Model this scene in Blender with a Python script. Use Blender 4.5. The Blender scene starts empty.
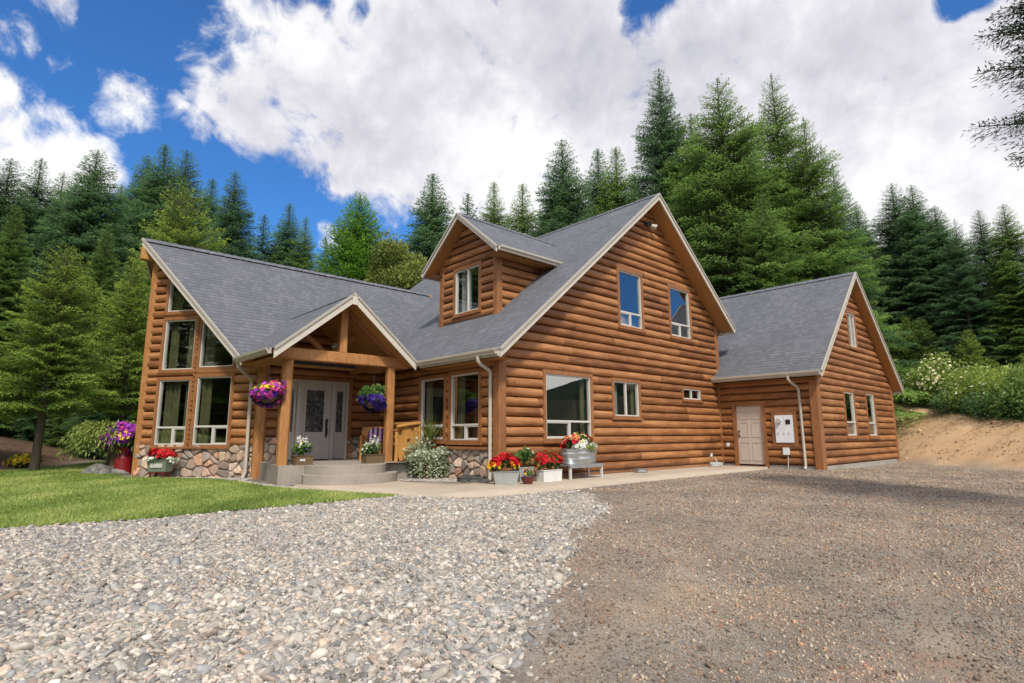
import bpy, math, random
import numpy as np
from mathutils import Vector, noise as mnoise
R = math.radians
random.seed(7)
scene = bpy.context.scene
col = scene.collection

# ------------------------------------------------------------------ camera
CAM = Vector((-8.540, -9.757, 1.009)); YAW, PITCH, ROLL, FPX = 0.74144, 0.16546, 0.00337, 563.0
cd = bpy.data.cameras.new('camera'); cam = bpy.data.objects.new('camera', cd); col.objects.link(cam)
scene.camera = cam
cd.sensor_width = 36.0; cd.lens = FPX * 36.0 / 1024.0; cd.clip_end = 3000; cd.clip_start = 0.05
fw = Vector((math.sin(YAW) * math.cos(PITCH), math.cos(YAW) * math.cos(PITCH), math.sin(PITCH)))
rt = Vector((math.cos(YAW), -math.sin(YAW), 0)); up = rt.cross(fw)
c_, s_ = math.cos(ROLL), math.sin(ROLL)
rt2 = rt * c_ - up * s_; up2 = rt * s_ + up * c_
from mathutils import Matrix
m = Matrix((rt2, up2, -fw)).transposed().to_4x4(); m.translation = CAM
cam.matrix_world = m

def ray(u, v):
    a = (u - 512) / FPX; b = (341.5 - v) / FPX
    return fw + rt2 * a + up2 * b

# ------------------------------------------------------------------ terrain height
def sstep(t):
    t = np.clip(t, 0, 1); return t * t * (3 - 2 * t)
def gz(x, y):
    x = np.asarray(x, float); y = np.asarray(y, float)
    s = -(x * .675 + y * .738)
    z = -.04 - .26 * np.clip((s - 2) / 10, 0, 1) - .08 * sstep((x - 9) / 6)
    d1 = -.89 * (x + 8.2) + .45 * (y - 13.8)
    far = sstep((y - 2) / 8)
    h1 = (.25 * np.clip(d1, 0, 5) + .10 * np.clip(d1 - 5, 0, 60)) * far
    nx, ny = .79, -.61
    d2 = nx * (x - 15.06) + ny * (y + 7.3); al = .61 * (x - 15.06) + .79 * (y + 7.3)
    cr = np.clip(1.9 + .23 * al, 1.2, 5)
    d2s = d2 + .12 * np.sin(al * 1.7) + .08 * np.sin(al * 4.1)
    h2 = .60 * sstep(d2s / .8) * np.minimum(np.clip(d2s, 0, 100), cr) + .10 * np.clip(d2 - cr, 0, 60)
    d3 = y - 22 - .15 * x
    h3 = .14 * np.clip(d3, 0, 50)
    return z + np.maximum(np.maximum(h1, h2), h3)

def gpt(u, v):
    """where the sight line through a pixel meets the ground"""
    d = ray(u, v); t = 2.0
    p = CAM.copy()
    while t < 200:
        p = CAM + d * t
        if p.z < float(gz(p.x, p.y)): break
        t += .02
    return p
def at(u, v, dist):
    d = ray(u, v); return CAM + d * (dist / math.hypot(d.x, d.y))

# ------------------------------------------------------------------ object helpers
def link(o, parent=None):
    col.objects.link(o)
    if parent is not None: o.parent = parent
    return o
def tag(o, label=None, cat=None, group=None, kind=None):
    for k, v in (('label', label), ('category', cat), ('group', group), ('kind', kind)):
        if v: o[k] = v
    return o
def empty(name, loc, label, cat, group=None, rz=0):
    o = bpy.data.objects.new(name, None); o.location = loc; o.rotation_euler.z = rz
    o.empty_display_size = .2
    col.objects.link(o); return tag(o, label, cat, group)
def npmesh(name, V, F, mats=(), mi=None, attr=None, smooth=False, uv=None):
    """V (n,3), F (m,k) constant k; attr dict name->(n,) float or (n,3)"""
    V = np.asarray(V, np.float32); F = np.asarray(F, np.int32)
    me = bpy.data.meshes.new(name); k = F.shape[1]; nf = len(F)
    me.vertices.add(len(V)); me.vertices.foreach_set('co', V.ravel())
    me.loops.add(nf * k); me.loops.foreach_set('vertex_index', F.ravel())
    me.polygons.add(nf)
    me.polygons.foreach_set('loop_start', np.arange(0, nf * k, k, dtype=np.int32))
    me.polygons.foreach_set('loop_total', np.full(nf, k, dtype=np.int32))
    if smooth: me.polygons.foreach_set('use_smooth', np.ones(nf, bool))
    if mi is not None: me.polygons.foreach_set('material_index', np.asarray(mi, np.int32))
    for n_, a in (attr or {}).items():
        a = np.asarray(a, np.float32)
        if a.ndim == 1:
            at_ = me.attributes.new(n_, 'FLOAT', 'POINT'); at_.data.foreach_set('value', a)
        else:
            at_ = me.attributes.new(n_, 'FLOAT_COLOR', 'POINT')
            at_.data.foreach_set('color', np.concatenate([a, np.ones((len(a), 1), np.float32)], 1).ravel())
    if uv is not None:
        l = me.uv_layers.new(name='UVMap'); l.data.foreach_set('uv', np.asarray(uv, np.float32)[F.ravel()].ravel())
    for m_ in mats: me.materials.append(m_)
    me.update(calc_edges=True); me.validate()
    return me
class MB:
    """collects faces, built as one mesh"""
    def __init__(s): s.v = []; s.f = []; s.uv = []
    def poly(s, pts, uvs=None):
        i = len(s.v); s.v += [tuple(p) for p in pts]; s.f.append(list(range(i, i + len(pts))))
        s.uv += [tuple(q) for q in (uvs or [(0, 0)] * len(pts))]
    def prism(s, a, b):
        """a, b: matching loops; side faces + caps"""
        n = len(a); s.poly(a[::-1]); s.poly(b)
        for i in range(n):
            j = (i + 1) % n; s.poly([a[i], a[j], b[j], b[i]])
    def box(s, c, d, X=(1, 0, 0), Y=(0, 1, 0), Z=(0, 0, 1), bev=0):
        c = Vector(c); X, Y, Z = Vector(X), Vector(Y), Vector(Z); hx, hy, hz = d[0] / 2, d[1] / 2, d[2] / 2
        b = min(bev, hx * .9, hy * .9)
        if b > 0: ring = [(-hx + b, -hy), (hx - b, -hy), (hx, -hy + b), (hx, hy - b), (hx - b, hy), (-hx + b, hy), (-hx, hy - b), (-hx, -hy + b)]
        else: ring = [(-hx, -hy), (hx, -hy), (hx, hy), (-hx, hy)]
        s.prism([c + X * x + Y * y - Z * hz for x, y in ring], [c + X * x + Y * y + Z * hz for x, y in ring])
    def bar(s, P, Q, w, h, n=None, bev=0.0):
        """beam from P to Q; w horizontal, h the other way"""
        P, Q = Vector(P), Vector(Q); Z = (Q - P).normalized()
        X = Z.cross(Vector((0, 0, 1)))
        if X.length < 1e-4: X = Vector((1, 0, 0))
        if n is not None: X = Vector(n)
        X.normalize(); Y = Z.cross(X)
        s.box((P + Q) / 2, (w, h, (Q - P).length), X, Y, Z, bev)
    def tube(s, pts, r, seg=10, cap=True):
        pts = [Vector(p) for p in pts]; rs = r if isinstance(r, (list, tuple)) else [r] * len(pts)
        rings = []
        T0 = (pts[1] - pts[0]).normalized(); X = T0.orthogonal().normalized()
        for i, p in enumerate(pts):
            T = (pts[min(i + 1, len(pts) - 1)] - pts[max(i - 1, 0)]).normalized()
            X = (X - T * X.dot(T)).normalized(); Y = T.cross(X)
            rings.append([p + (X * math.cos(2 * math.pi * k / seg) + Y * math.sin(2 * math.pi * k / seg)) * rs[i] for k in range(seg)])
        for a, b in zip(rings, rings[1:]):
            for k in range(seg):
                j = (k + 1) % seg; s.poly([a[k], a[j], b[j], b[k]])
        if cap: s.poly(rings[0][::-1]); s.poly(rings[-1])
    def lathe(s, c, prof, seg=24, sx=1, sy=1):
        c = Vector(c)
        rings = [[c + Vector((r * sx * math.cos(2 * math.pi * k / seg), r * sy * math.sin(2 * math.pi * k / seg), z)) for k in range(seg)] for r, z in prof]
        for a, b in zip(rings, rings[1:]):
            for k in range(seg):
                j = (k + 1) % seg; s.poly([a[k], a[j], b[j], b[k]])
        s.poly(rings[0][::-1]); s.poly(rings[-1])
    def build(s, name, mat, parent=None, smooth=False, off=(0, 0, 0)):
        me = bpy.data.meshes.new(name)
        o_ = Vector(off)
        me.from_pydata([Vector(v) - o_ for v in s.v], [], s.f)
        l = me.uv_layers.new(name='UVMap')
        k = 0
        for p in me.polygons:
            for li, vi in zip(p.loop_indices, p.vertices): l.data[li].uv = s.uv[vi]
            p.use_smooth = smooth
        me.materials.append(mat)
        me.update()
        if smooth:
            import bmesh
            bm = bmesh.new(); bm.from_mesh(me); bmesh.ops.remove_doubles(bm, verts=bm.verts, dist=1e-5)
            bm.to_mesh(me); bm.free()
            try: me.set_sharp_from_angle(angle=R(40))
            except Exception: pass
        return link(bpy.data.objects.new(name, me), parent)

# ------------------------------------------------------------------ materials
class NT:
    def __init__(s, m): s.t = m.node_tree; s.n = s.t.nodes; s.l = s.t.links
    def new(s, typ, **kw):
        n = s.n.new(typ)
        for k, v in kw.items():
            if k.startswith('i_'):
                key = k[2:]; key = int(key) if key.isdigit() else key.replace('_', ' ')
                s.set(n.inputs[key], v)
            else: setattr(n, k, v)
        return n
    def set(s, inp, v):
        if isinstance(v, bpy.types.NodeSocket): s.l.new(v, inp)
        else: inp.default_value = v
    def math(s, op, a, b=0.0, c=None):
        n = s.n.new('ShaderNodeMath'); n.operation = op; s.set(n.inputs[0], a); s.set(n.inputs[1], b)
        if c is not None: s.set(n.inputs[2], c)
        return n.outputs[0]
    def noise(s, vec, scale, detail=3, rough=.55, dist=0.0):
        n = s.n.new('ShaderNodeTexNoise'); s.set(n.inputs['Vector'], vec); n.inputs['Scale'].default_value = scale
        n.inputs['Detail'].default_value = detail; n.inputs['Roughness'].default_value = rough; n.inputs['Distortion'].default_value = dist
        return n.outputs['Fac']
    def ramp(s, fac, stops):
        n = s.n.new('ShaderNodeValToRGB'); s.set(n.inputs[0], fac); e = n.color_ramp.elements
        while len(e) > 1: e.remove(e[-1])
        e[0].position = stops[0][0]; e[0].color = (*stops[0][1], 1)
        for p, c in stops[1:]:
            q = e.new(p); q.color = (*c, 1)
        return n.outputs[0]
    def mix(s, fac, a, b, blend='MIX'):
        n = s.n.new('ShaderNodeMix'); n.data_type = 'RGBA'; n.blend_type = blend
        s.set(n.inputs[0], fac)
        for i, v in ((6, a), (7, b)):
            if isinstance(v, tuple) and len(v) == 3: v = (*v, 1)
            s.set(n.inputs[i], v)
        return n.outputs[2]
    def mapr(s, v, a, b, c=0.0, d=1.0, smooth=False):
        n = s.n.new('ShaderNodeMapRange'); s.set(n.inputs[0], v)
        if smooth: n.interpolation_type = 'SMOOTHSTEP'
        for i, q in zip((1, 2, 3, 4), (a, b, c, d)): n.inputs[i].default_value = q
        return n.outputs[0]
    def bump(s, h, strength=.3, dist=.02, nrm=None):
        n = s.n.new('ShaderNodeBump'); s.set(n.inputs['Height'], h); n.inputs['Strength'].default_value = strength
        n.inputs['Distance'].default_value = dist
        if nrm is not None: s.set(n.inputs['Normal'], nrm)
        return n.outputs[0]
    def vscale(s, vec, x, y, z=1):
        n = s.n.new('ShaderNodeMapping'); s.set(n.inputs[0], vec); n.inputs['Scale'].default_value = (x, y, z)
        return n.outputs[0]
def newmat(name, rough=.7, spec=.3, metal=0.0):
    m = bpy.data.materials.new(name); m.use_nodes = True; n = NT(m)
    b = n.n['Principled BSDF']; b.inputs['Roughness'].default_value = rough
    b.inputs['Specular IOR Level'].default_value = spec; b.inputs['Metallic'].default_value = metal
    return m, n, b
def simple(name, c, rough=.6, spec=.3, metal=0.0, var=.12, scale=6, bump=0.0):
    m, n, b = newmat(name, rough, spec, metal)
    co = n.new('ShaderNodeTexCoord').outputs['Object']
    f = n.noise(co, scale, 5, .6)
    k0 = 1 - var; k1 = 1 + var
    n.set(b.inputs['Base Color'], n.ramp(f, [(.3, tuple(x * k0 for x in c)), (.7, tuple(min(x * k1, 1) for x in c))]))
    if bump: n.set(b.inputs['Normal'], n.bump(n.noise(co, scale * 6, 4, .6), bump, .01))
    return m
M = {}
LOGP = .2305; LOGZ = .07
def log_material(name, dark, mid, light):
    m, n, b = newmat(name, .5, .35)
    uv = n.new('ShaderNodeTexCoord').outputs['UV']
    sp = n.new('ShaderNodeSeparateXYZ'); n.set(sp.inputs[0], uv); U, Vv = sp.outputs[0], sp.outputs[1]
    q = n.math('DIVIDE', n.math('SUBTRACT', Vv, LOGZ), LOGP)
    idx = n.math('FLOOR', q); fr = n.math('FRACT', q)
    wn = n.new('ShaderNodeTexWhiteNoise', noise_dimensions='1D'); n.set(wn.inputs['W'], idx)
    rnd = wn.outputs['Value']
    # butt joints: every log course is cut in lengths
    seg = n.math('DIVIDE', n.math('ADD', U, n.math('MULTIPLY', rnd, 9.7)), 3.4)
    sidx = n.math('FLOOR', seg); sfr = n.math('FRACT', seg)
    cb = n.new('ShaderNodeCombineXYZ'); n.set(cb.inputs[0], n.math('ADD', idx, .5)); n.set(cb.inputs[1], sidx)
    w2 = n.new('ShaderNodeTexWhiteNoise', noise_dimensions='2D'); n.set(w2.inputs['Vector'], cb.outputs[0])
    lg = w2.outputs['Value']
    c3 = n.new('ShaderNodeCombineXYZ'); n.set(c3.inputs[0], n.math('MULTIPLY', U, .9)); n.set(c3.inputs[1], n.math('MULTIPLY', Vv, 13)); n.set(c3.inputs[2], n.math('MULTIPLY', lg, 40))
    grain = n.noise(c3.outputs[0], 1.6, 6, .65, .4)
    c4 = n.new('ShaderNodeCombineXYZ'); n.set(c4.inputs[0], U); n.set(c4.inputs[1], n.math('MULTIPLY', Vv, 2)); n.set(c4.inputs[2], n.math('MULTIPLY', lg, 17))
    blot = n.noise(c4.outputs[0], 1.3, 4, .6)
    v = n.math('ADD', n.math('ADD', n.math('MULTIPLY', grain, .75), n.math('MULTIPLY', blot, .55)), n.math('MULTIPLY', n.math('SUBTRACT', lg, .5), .28))
    c = n.ramp(v, [(.36, dark), (.62, mid), (.92, light)])
    # knots
    vo = n.new('ShaderNodeTexVoronoi', feature='F1'); c5 = n.new('ShaderNodeCombineXYZ')
    n.set(c5.inputs[0], n.math('MULTIPLY', U, 1.5)); n.set(c5.inputs[1], n.math('MULTIPLY', Vv, 2.6)); n.set(vo.inputs['Vector'], c5.outputs[0]); vo.inputs['Scale'].default_value = 1.9
    kn = n.mapr(vo.outputs['Distance'], .045, .12, 1, 0, True)
    c = n.mix(n.math('MULTIPLY', kn, .65), c, tuple(x * .35 for x in dark))
    # groove shade painted in: log edges darkened like ambient occlusion
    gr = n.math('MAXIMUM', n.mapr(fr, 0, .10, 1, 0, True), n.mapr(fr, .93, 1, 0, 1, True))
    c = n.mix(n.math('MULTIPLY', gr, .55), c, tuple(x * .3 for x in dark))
    jt = n.math('LESS_THAN', sfr, .0028)
    c = n.mix(n.math('MULTIPLY', jt, .8), c, (.02, .01, .005))
    c = n.mix(n.math('MULTIPLY', n.mapr(fr, .86, .995, 0, 1, True), .45), c, tuple(x * .5 for x in dark))  # further groove shade painted along the upper edge of each log
    n.set(b.inputs['Base Color'], c)
    n.set(b.inputs['Normal'], n.bump(n.math('SUBTRACT', grain, n.math('MULTIPLY', kn, .4)), .35, .012))
    n.set(b.inputs['Roughness'], n.mapr(grain, .3, .7, .42, .62))
    return m
M['log'] = log_material('stained log siding', (.088, .033, .012), (.236, .094, .032), (.42, .195, .074))
def wood_material(name, dark, light, rough=.55):
    m, n, b = newmat(name, rough, .3)
    co = n.new('ShaderNodeTexCoord').outputs['Object']
    g = n.noise(n.vscale(co, 6, 6, 1.2), 2.5, 6, .65, 1.2)
    g2 = n.noise(co, 1.1, 3)
    c = n.ramp(n.math('ADD', n.math('MULTIPLY', g, .7), n.math('MULTIPLY', g2, .3)), [(.32, dark), (.68, light)])
    vo = n.new('ShaderNodeTexVoronoi'); n.set(vo.inputs['Vector'], n.vscale(co, 1, 1, .6)); vo.inputs['Scale'].default_value = 3.5
    c = n.mix(n.mapr(vo.outputs['Distance'], .03, .09, .7, 0, True), c, tuple(x * .35 for x in dark))
    n.set(b.inputs['Base Color'], c); n.set(b.inputs['Normal'], n.bump(g, .25, .01))
    return m
M['post'] = wood_material('oiled timber post', (.25, .10, .03), (.47, .23, .085))
M['trim'] = wood_material('stained trim board', (.17, .068, .026), (.33, .145, .056))
M['soffit'] = wood_material('stained soffit board', (.26, .12, .036), (.44, .215, .072))
M['fascia'] = simple('painted fascia', (.50, .46, .39), .5, .3, 0, .06, 3)
M['fascia2'] = simple('painted drip edge', (.36, .33, .28), .5, .3, 0, .06, 3)
M['gutter'] = simple('painted metal gutter', (.42, .38, .32), .4, .5, 0, .06, 3)
M['white'] = simple('white vinyl', (.52, .50, .455), .4, .4, 0, .04, 4)
M['door'] = simple('painted greige door', (.46, .41, .35), .45, .4, 0, .03, 3)
M['doorframe'] = simple('painted door frame', (.47, .43, .37), .5, .4, 0, .03, 3)
M['tan_door'] = simple('painted tan door', (.47, .40, .34), .45, .4, 0, .03, 3)
M['black'] = simple('black metal', (.015, .014, .013), .35, .5, 0, .1, 4)
M['dark'] = simple('dark interior', (.05, .042, .034), .9, .1, 0, .2, 2)
M['curtain'] = simple('olive curtain cloth', (.13, .125, .065), .9, .1, 0, .15, 5)
M['grey_curtain'] = simple('pale blind cloth', (.34, .34, .33), .9, .1, 0, .08, 5)

def shingle_material():
    m, n, b = newmat('asphalt shingles', .85, .25)
    uv = n.new('ShaderNodeTexCoord').outputs['UV']
    sp = n.new('ShaderNodeSeparateXYZ'); n.set(sp.inputs[0], uv); U, Vv = sp.outputs[0], sp.outputs[1]
    q = n.math('DIVIDE', Vv, .143); row = n.math('FLOOR', q); fr = n.math('FRACT', q)
    wr = n.new('ShaderNodeTexWhiteNoise', noise_dimensions='1D'); n.set(wr.inputs['W'], row)
    t = n.math('DIVIDE', n.math('ADD', U, n.math('MULTIPLY', wr.outputs[0], 3.3)), .16)
    tid = n.math('FLOOR', t); tf = n.math('FRACT', t)
    cb = n.new('ShaderNodeCombineXYZ'); n.set(cb.inputs[0], tid); n.set(cb.inputs[1], row)
    wt = n.new('ShaderNodeTexWhiteNoise', noise_dimensions='2D'); n.set(wt.inputs['Vector'], cb.outputs[0])
    big = n.noise(uv, .7, 4); fine = n.noise(uv, 60, 3, .7)
    v = n.math('ADD', n.math('ADD', n.math('MULTIPLY', wt.outputs[0], .26), n.math('MULTIPLY', big, .50)), n.math('MULTIPLY', fine, .35))
    c = n.ramp(v, [(.22, (.080, .085, .098)), (.60, (.124, .130, .146)), (.95, (.185, .191, .208))])
    lap = n.mapr(fr, 0, .24, 1, 0, True)  # course shadow at each lap, painted as a dark line
    c = n.mix(n.math('MULTIPLY', lap, .66), c, (.025, .025, .03))
    slot = n.math('MULTIPLY', n.math('LESS_THAN', tf, .05), n.math('GREATER_THAN', wt.outputs[0], .45))
    c = n.mix(n.math('MULTIPLY', slot, .5), c, (.03, .03, .035))
    n.set(b.inputs['Base Color'], c)
    hh = n.math('ADD', n.math('MULTIPLY', n.math('SUBTRACT', 1, fr), 1.0), n.math('MULTIPLY', wt.outputs[0], .5))
    n.set(b.inputs['Normal'], n.bump(n.math('ADD', hh, n.math('MULTIPLY', fine, .4)), .55, .012))
    return m
M['shingle'] = shingle_material()
def glass_material():
    m = bpy.data.materials.new('window glass'); m.use_nodes = True; n = NT(m)
    n.n.remove(n.n['Principled BSDF']); out = n.n['Material Output']
    tr = n.new('ShaderNodeBsdfTransparent'); tr.inputs[0].default_value = (.86, .90, .86, 1)
    gl = n.new('ShaderNodeBsdfGlossy'); gl.inputs['Roughness'].default_value = .01; gl.inputs['Color'].default_value = (.9, .93, .95, 1)
    co = n.new('ShaderNodeTexCoord').outputs['Object']
    n.set(gl.inputs['Normal'], n.bump(n.noise(co, .9, 2), .05, .02))
    ge = n.new('ShaderNodeNewGeometry'); dt = n.new('ShaderNodeVectorMath', operation='DOT_PRODUCT'); n.set(dt.inputs[0], ge.outputs['Normal']); n.set(dt.inputs[1], ge.outputs['Incoming'])
    cosn = n.math('ABSOLUTE', dt.outputs['Value']); fac = n.math('ADD', .24, n.math('MULTIPLY', .76, n.math('POWER', n.math('SUBTRACT', 1.0, cosn), 4.0)))
    mx = n.new('ShaderNodeMixShader'); n.set(mx.inputs[0], fac)
    n.l.new(tr.outputs[0], mx.inputs[1]); n.l.new(gl.outputs[0], mx.inputs[2]); n.l.new(mx.outputs[0], out.inputs[0])
    return m
M['glass'] = glass_material()
def decor_glass():
    m, n, b = newmat('leaded door glass', .15, .6)
    co = n.new('ShaderNodeTexCoord').outputs['Object']
    w = n.noise(n.vscale(co, 5, 5, 1.6), 3.2, 3, .5, 2.5)
    line = n.mapr(n.math('ABSOLUTE', n.math('SUBTRACT', w, .5)), .0, .022, 1, 0)
    n.set(b.inputs['Base Color'], n.mix(line, n.ramp(n.noise(co, 14, 3), [(.4, (.012, .013, .015)), (.75, (.07, .075, .08))]), (.42, .42, .40)))
    return m
M['leaded'] = decor_glass()
def concrete(name, c, stain=.35):
    m, n, b = newmat(name, .85, .2)
    co = n.new('ShaderNodeTexCoord').outputs['Object']
    a = n.noise(co, .9, 5, .65); f = n.noise(co, 25, 5, .7)
    v = n.math('ADD', n.math('MULTIPLY', a, .7), n.math('MULTIPLY', f, .35))
    n.set(b.inputs['Base Color'], n.ramp(v, [(.34, tuple(x * (1 - stain) for x in c)), (.55, c), (.75, tuple(x * 1.15 for x in c))]))
    n.set(b.inputs['Normal'], n.bump(f, .3, .01)); return m
M['concrete'] = concrete('porch concrete', (.30, .265, .225), .42)
M['walk'] = concrete('walkway concrete', (.40, .335, .26), .2)
M['found'] = concrete('foundation concrete', (.33, .31, .28), .3)
def attr_material(name, rough=.8, scale=40, bump=.2, mul=1.0):
    m, n, b = newmat(name, rough, .25)
    a = n.new('ShaderNodeAttribute', attribute_name='Col')
    co = n.new('ShaderNodeTexCoord').outputs['Object']
    f = n.noise(co, scale, 5, .65)
    n.set(b.inputs['Base Color'], n.mix(1.0, a.outputs['Color'], n.ramp(f, [(.3, (.68 * mul,) * 3), (.7, (1.25 * mul,) * 3)]), 'MULTIPLY'))
    n.set(b.inputs['Normal'], n.bump(f, bump, .006)); return m
M['stone'] = attr_material('field stone', .85, 18, .5)
M['pebble'] = attr_material('river pebbles', .7, 30, .15)
M['chip'] = attr_material('crushed gravel', .85, 60, .1)
def patchy(m, lo, hi, scale):
    n = NT(m); b = n.n['Principled BSDF']; src = b.inputs['Base Color'].links[0].from_socket
    geo = n.new('ShaderNodeNewGeometry').outputs['Position']; f = n.noise(geo, scale, 5, .65)
    n.set(b.inputs['Base Color'], n.mix(1.0, src, n.ramp(f, [(.36, lo), (.62, hi)]), 'MULTIPLY'))
patchy(M['chip'], (.60, .60, .62), (1.06, 1.00, .92), .75); patchy(M['pebble'], (.96, .96, .97), (1.13, 1.11, 1.08), .8)
def foliage_material(name, dark, mid, light, trans=.22, hue=.10):
    m = bpy.data.materials.new(name); m.use_nodes = True; n = NT(m); b = n.n['Principled BSDF']; out = n.n['Material Output']
    b.inputs['Roughness'].default_value = .62; b.inputs['Specular IOR Level'].default_value = .22
    a = n.new('ShaderNodeAttribute', attribute_name='tint')
    oi = n.new('ShaderNodeObjectInfo')
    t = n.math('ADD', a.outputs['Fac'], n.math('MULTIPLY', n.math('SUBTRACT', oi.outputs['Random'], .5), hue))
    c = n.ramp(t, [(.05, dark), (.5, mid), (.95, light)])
    n.set(b.inputs['Base Color'], c)
    tr = n.new('ShaderNodeBsdfTranslucent'); n.set(tr.inputs[0], n.mix(.3, c, light))
    mx = n.new('ShaderNodeMixShader'); mx.inputs[0].default_value = trans
    n.l.new(b.outputs[0], mx.inputs[1]); n.l.new(tr.outputs[0], mx.inputs[2]); n.l.new(mx.outputs[0], out.inputs[0])
    return m
M['fir_dark'] = foliage_material('dark fir needles', (.026, .070, .034), (.095, .200, .085), (.210, .350, .135), .42)
M['fir_mid'] = foliage_material('fir needles', (.036, .086, .020), (.145, .270, .060), (.320, .470, .110), .42)
M['fir_light'] = foliage_material('young fir needles', (.055, .115, .018), (.230, .360, .055), (.500, .610, .120), .4)
M['cedar'] = foliage_material('cedar sprays', (.030, .095, .014), (.125, .300, .038), (.280, .480, .070), .38)
M['broad'] = foliage_material('broadleaf', (.05, .08, .015), (.17, .22, .045), (.34, .36, .09), .35)
M['leaf'] = foliage_material('garden leaves', (.025, .07, .016), (.10, .20, .045), (.25, .36, .09), .35)
M['silver'] = foliage_material('silver leaves', (.14, .19, .09), (.38, .44, .28), (.70, .72, .58), .3)
M['weep'] = foliage_material('weeping leaves', (.07, .10, .015), (.22, .28, .06), (.42, .48, .14), .3)
M['lime_leaf'] = foliage_material('bright shrub leaves', (.05, .11, .02), (.21, .31, .055), (.44, .52, .13), .4)
def flower(name, c): 
    M[name] = simple(name + ' petals', c, .6, .2, 0, .25, 30)
for k_, c_v in dict(red=(.45, .006, .014), pink=(.60, .05, .25), purple=(.30, .03, .42), deep_purple=(.045, .015, .20), yellow=(.80, .55, .02), whitef=(.75, .75, .68), cream=(.62, .58, .34), salmon=(.7, .25, .12)).items(): flower(k_, c_v)
M['bark'] = wood_material('conifer bark', (.05, .038, .028), (.13, .10, .075), .9)
M['galv'] = simple('galvanised steel', (.42, .45, .47), .38, .5, .75, .15, 8)
M['grey_pot'] = simple('grey pot', (.30, .31, .30), .7, .3, 0, .15, 6)
M['white_pot'] = simple('white glazed pot', (.62, .61, .58), .4, .4, 0, .08, 6)
M['green_pot'] = simple('grey green tin', (.20, .25, .20), .5, .4, .2, .2, 6)
M['red_paint'] = simple('red paint', (.22, .010, .013), .4, .4, 0, .2, 5)
M['maroon'] = simple('maroon glaze', (.13, .02, .02), .35, .5, 0, .15, 5)
M['brown_wood'] = wood_material('weathered planter wood', (.08, .05, .025), (.20, .13, .07), .8)
M['honey'] = wood_material('honey varnished log', (.34, .16, .04), (.55, .29, .085), .4)
M['soil'] = simple('potting soil', (.035, .024, .016), .95, .1, 0, .3, 20)
M['panel'] = simple('painted electric cabinet', (.66, .69, .72), .45, .4, 0, .04, 4)
M['grey_plastic'] = simple('grey plastic box', (.42, .43, .42), .5, .4, 0, .05, 4)
M['rock'] = simple('grey boulder', (.22, .21, .195), .85, .2, 0, .3, 5, .5)
M['dark_rock'] = simple('dark slate', (.07, .075, .07), .8, .2, 0, .4, 8, .5)
M['dirt_mulch'] = simple('bark mulch', (.10, .06, .04), .95, .1, 0, .4, 12, .5)

# ------------------------------------------------------------------ walls
def wall_frame(O, U, N):
    return Vector(O), Vector(U).normalized(), Vector(N).normalized()
def intervals(edges, z):
    xs = []
    for (x0, z0), (x1, z1) in edges:
        if (z0 <= z < z1) or (z1 <= z < z0): xs.append(x0 + (x1 - x0) * (z - z0) / (z1 - z0))
    return sorted(xs)
def log_wall(name, O, U, N, outer, holes=(), parent=None, mat='log'):
    O, U, N = wall_frame(O, U, N); edges = []
    for poly in [outer] + list(holes):
        for i in range(len(poly)): edges.append((poly[i], poly[(i + 1) % len(poly)]))
    zmin = min(p[1] for p in outer); zmax = max(p[1] for p in outer)
    prof = [(0, 0), (.02, .030), (.07, .056), (.16, .076), (.30, .090), (.46, .095), (.62, .090), (.77, .074), (.88, .050), (.95, .024)]
    lv = set(round(p[1], 5) for e in edges for p in e)
    k0 = math.floor((zmin - LOGZ) / LOGP) - 1; k1 = math.ceil((zmax - LOGZ) / LOGP) + 1
    for k in range(k0, k1):
        for t, d in prof: lv.add(round(LOGZ + (k + t) * LOGP, 5))
    lv = sorted(z for z in lv if zmin - 1e-6 <= z <= zmax + 1e-6)
    ts = [p[0] for p in prof] + [1]; ds = [p[1] for p in prof] + [0]
    def dep(z):
        t = ((z - LOGZ) / LOGP) % 1.0; return float(np.interp(t, ts, ds))
    mb = MB()
    for za, zb in zip(lv, lv[1:]):
        if zb - za < 1e-5: continue
        e = (zb - za) * 1e-3; A = intervals(edges, za + e); B = intervals(edges, zb - e)
        if len(A) != len(B): continue
        da, db = dep(za + 1e-6), dep(zb - 1e-6)
        for i in range(0, len(A) - 1, 2):
            n_ = max(1, int((A[i + 1] - A[i]) / .8))
            for j in range(n_):
                f0, f1 = j / n_, (j + 1) / n_
                qa0 = A[i] + (A[i + 1] - A[i]) * f0; qa1 = A[i] + (A[i + 1] - A[i]) * f1
                qb0 = B[i] + (B[i + 1] - B[i]) * f0; qb1 = B[i] + (B[i + 1] - B[i]) * f1
                wob = lambda u, z: .006 * math.sin(u * 2.1 + math.floor((z - LOGZ - 1e-5) / LOGP) * 2.7)
                P = [O + U * q + N * (d_ + (wob(q, zz) if d_ > .01 else 0)) + Vector((0, 0, zz)) for q, zz, d_ in ((qa0, za, da), (qa1, za, da), (qb1, zb, db), (qb0, zb, db))]
                mb.poly(P, [(qa0, za), (qa1, za), (qb1, zb), (qb0, zb)])
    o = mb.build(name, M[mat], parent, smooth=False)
    import bmesh
    bm = bmesh.new(); bm.from_mesh(o.data)
    bmesh.ops.remove_doubles(bm, verts=bm.verts, dist=1e-4)
    for f in bm.faces:
        f.smooth = True
        if f.normal.dot(N) < 0: f.normal_flip()
    bm.to_mesh(o.data); bm.free()
    try: o.data.set_sharp_from_angle(angle=R(55))
    except Exception: pass
    # solid core behind the logs
    return o
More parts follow.
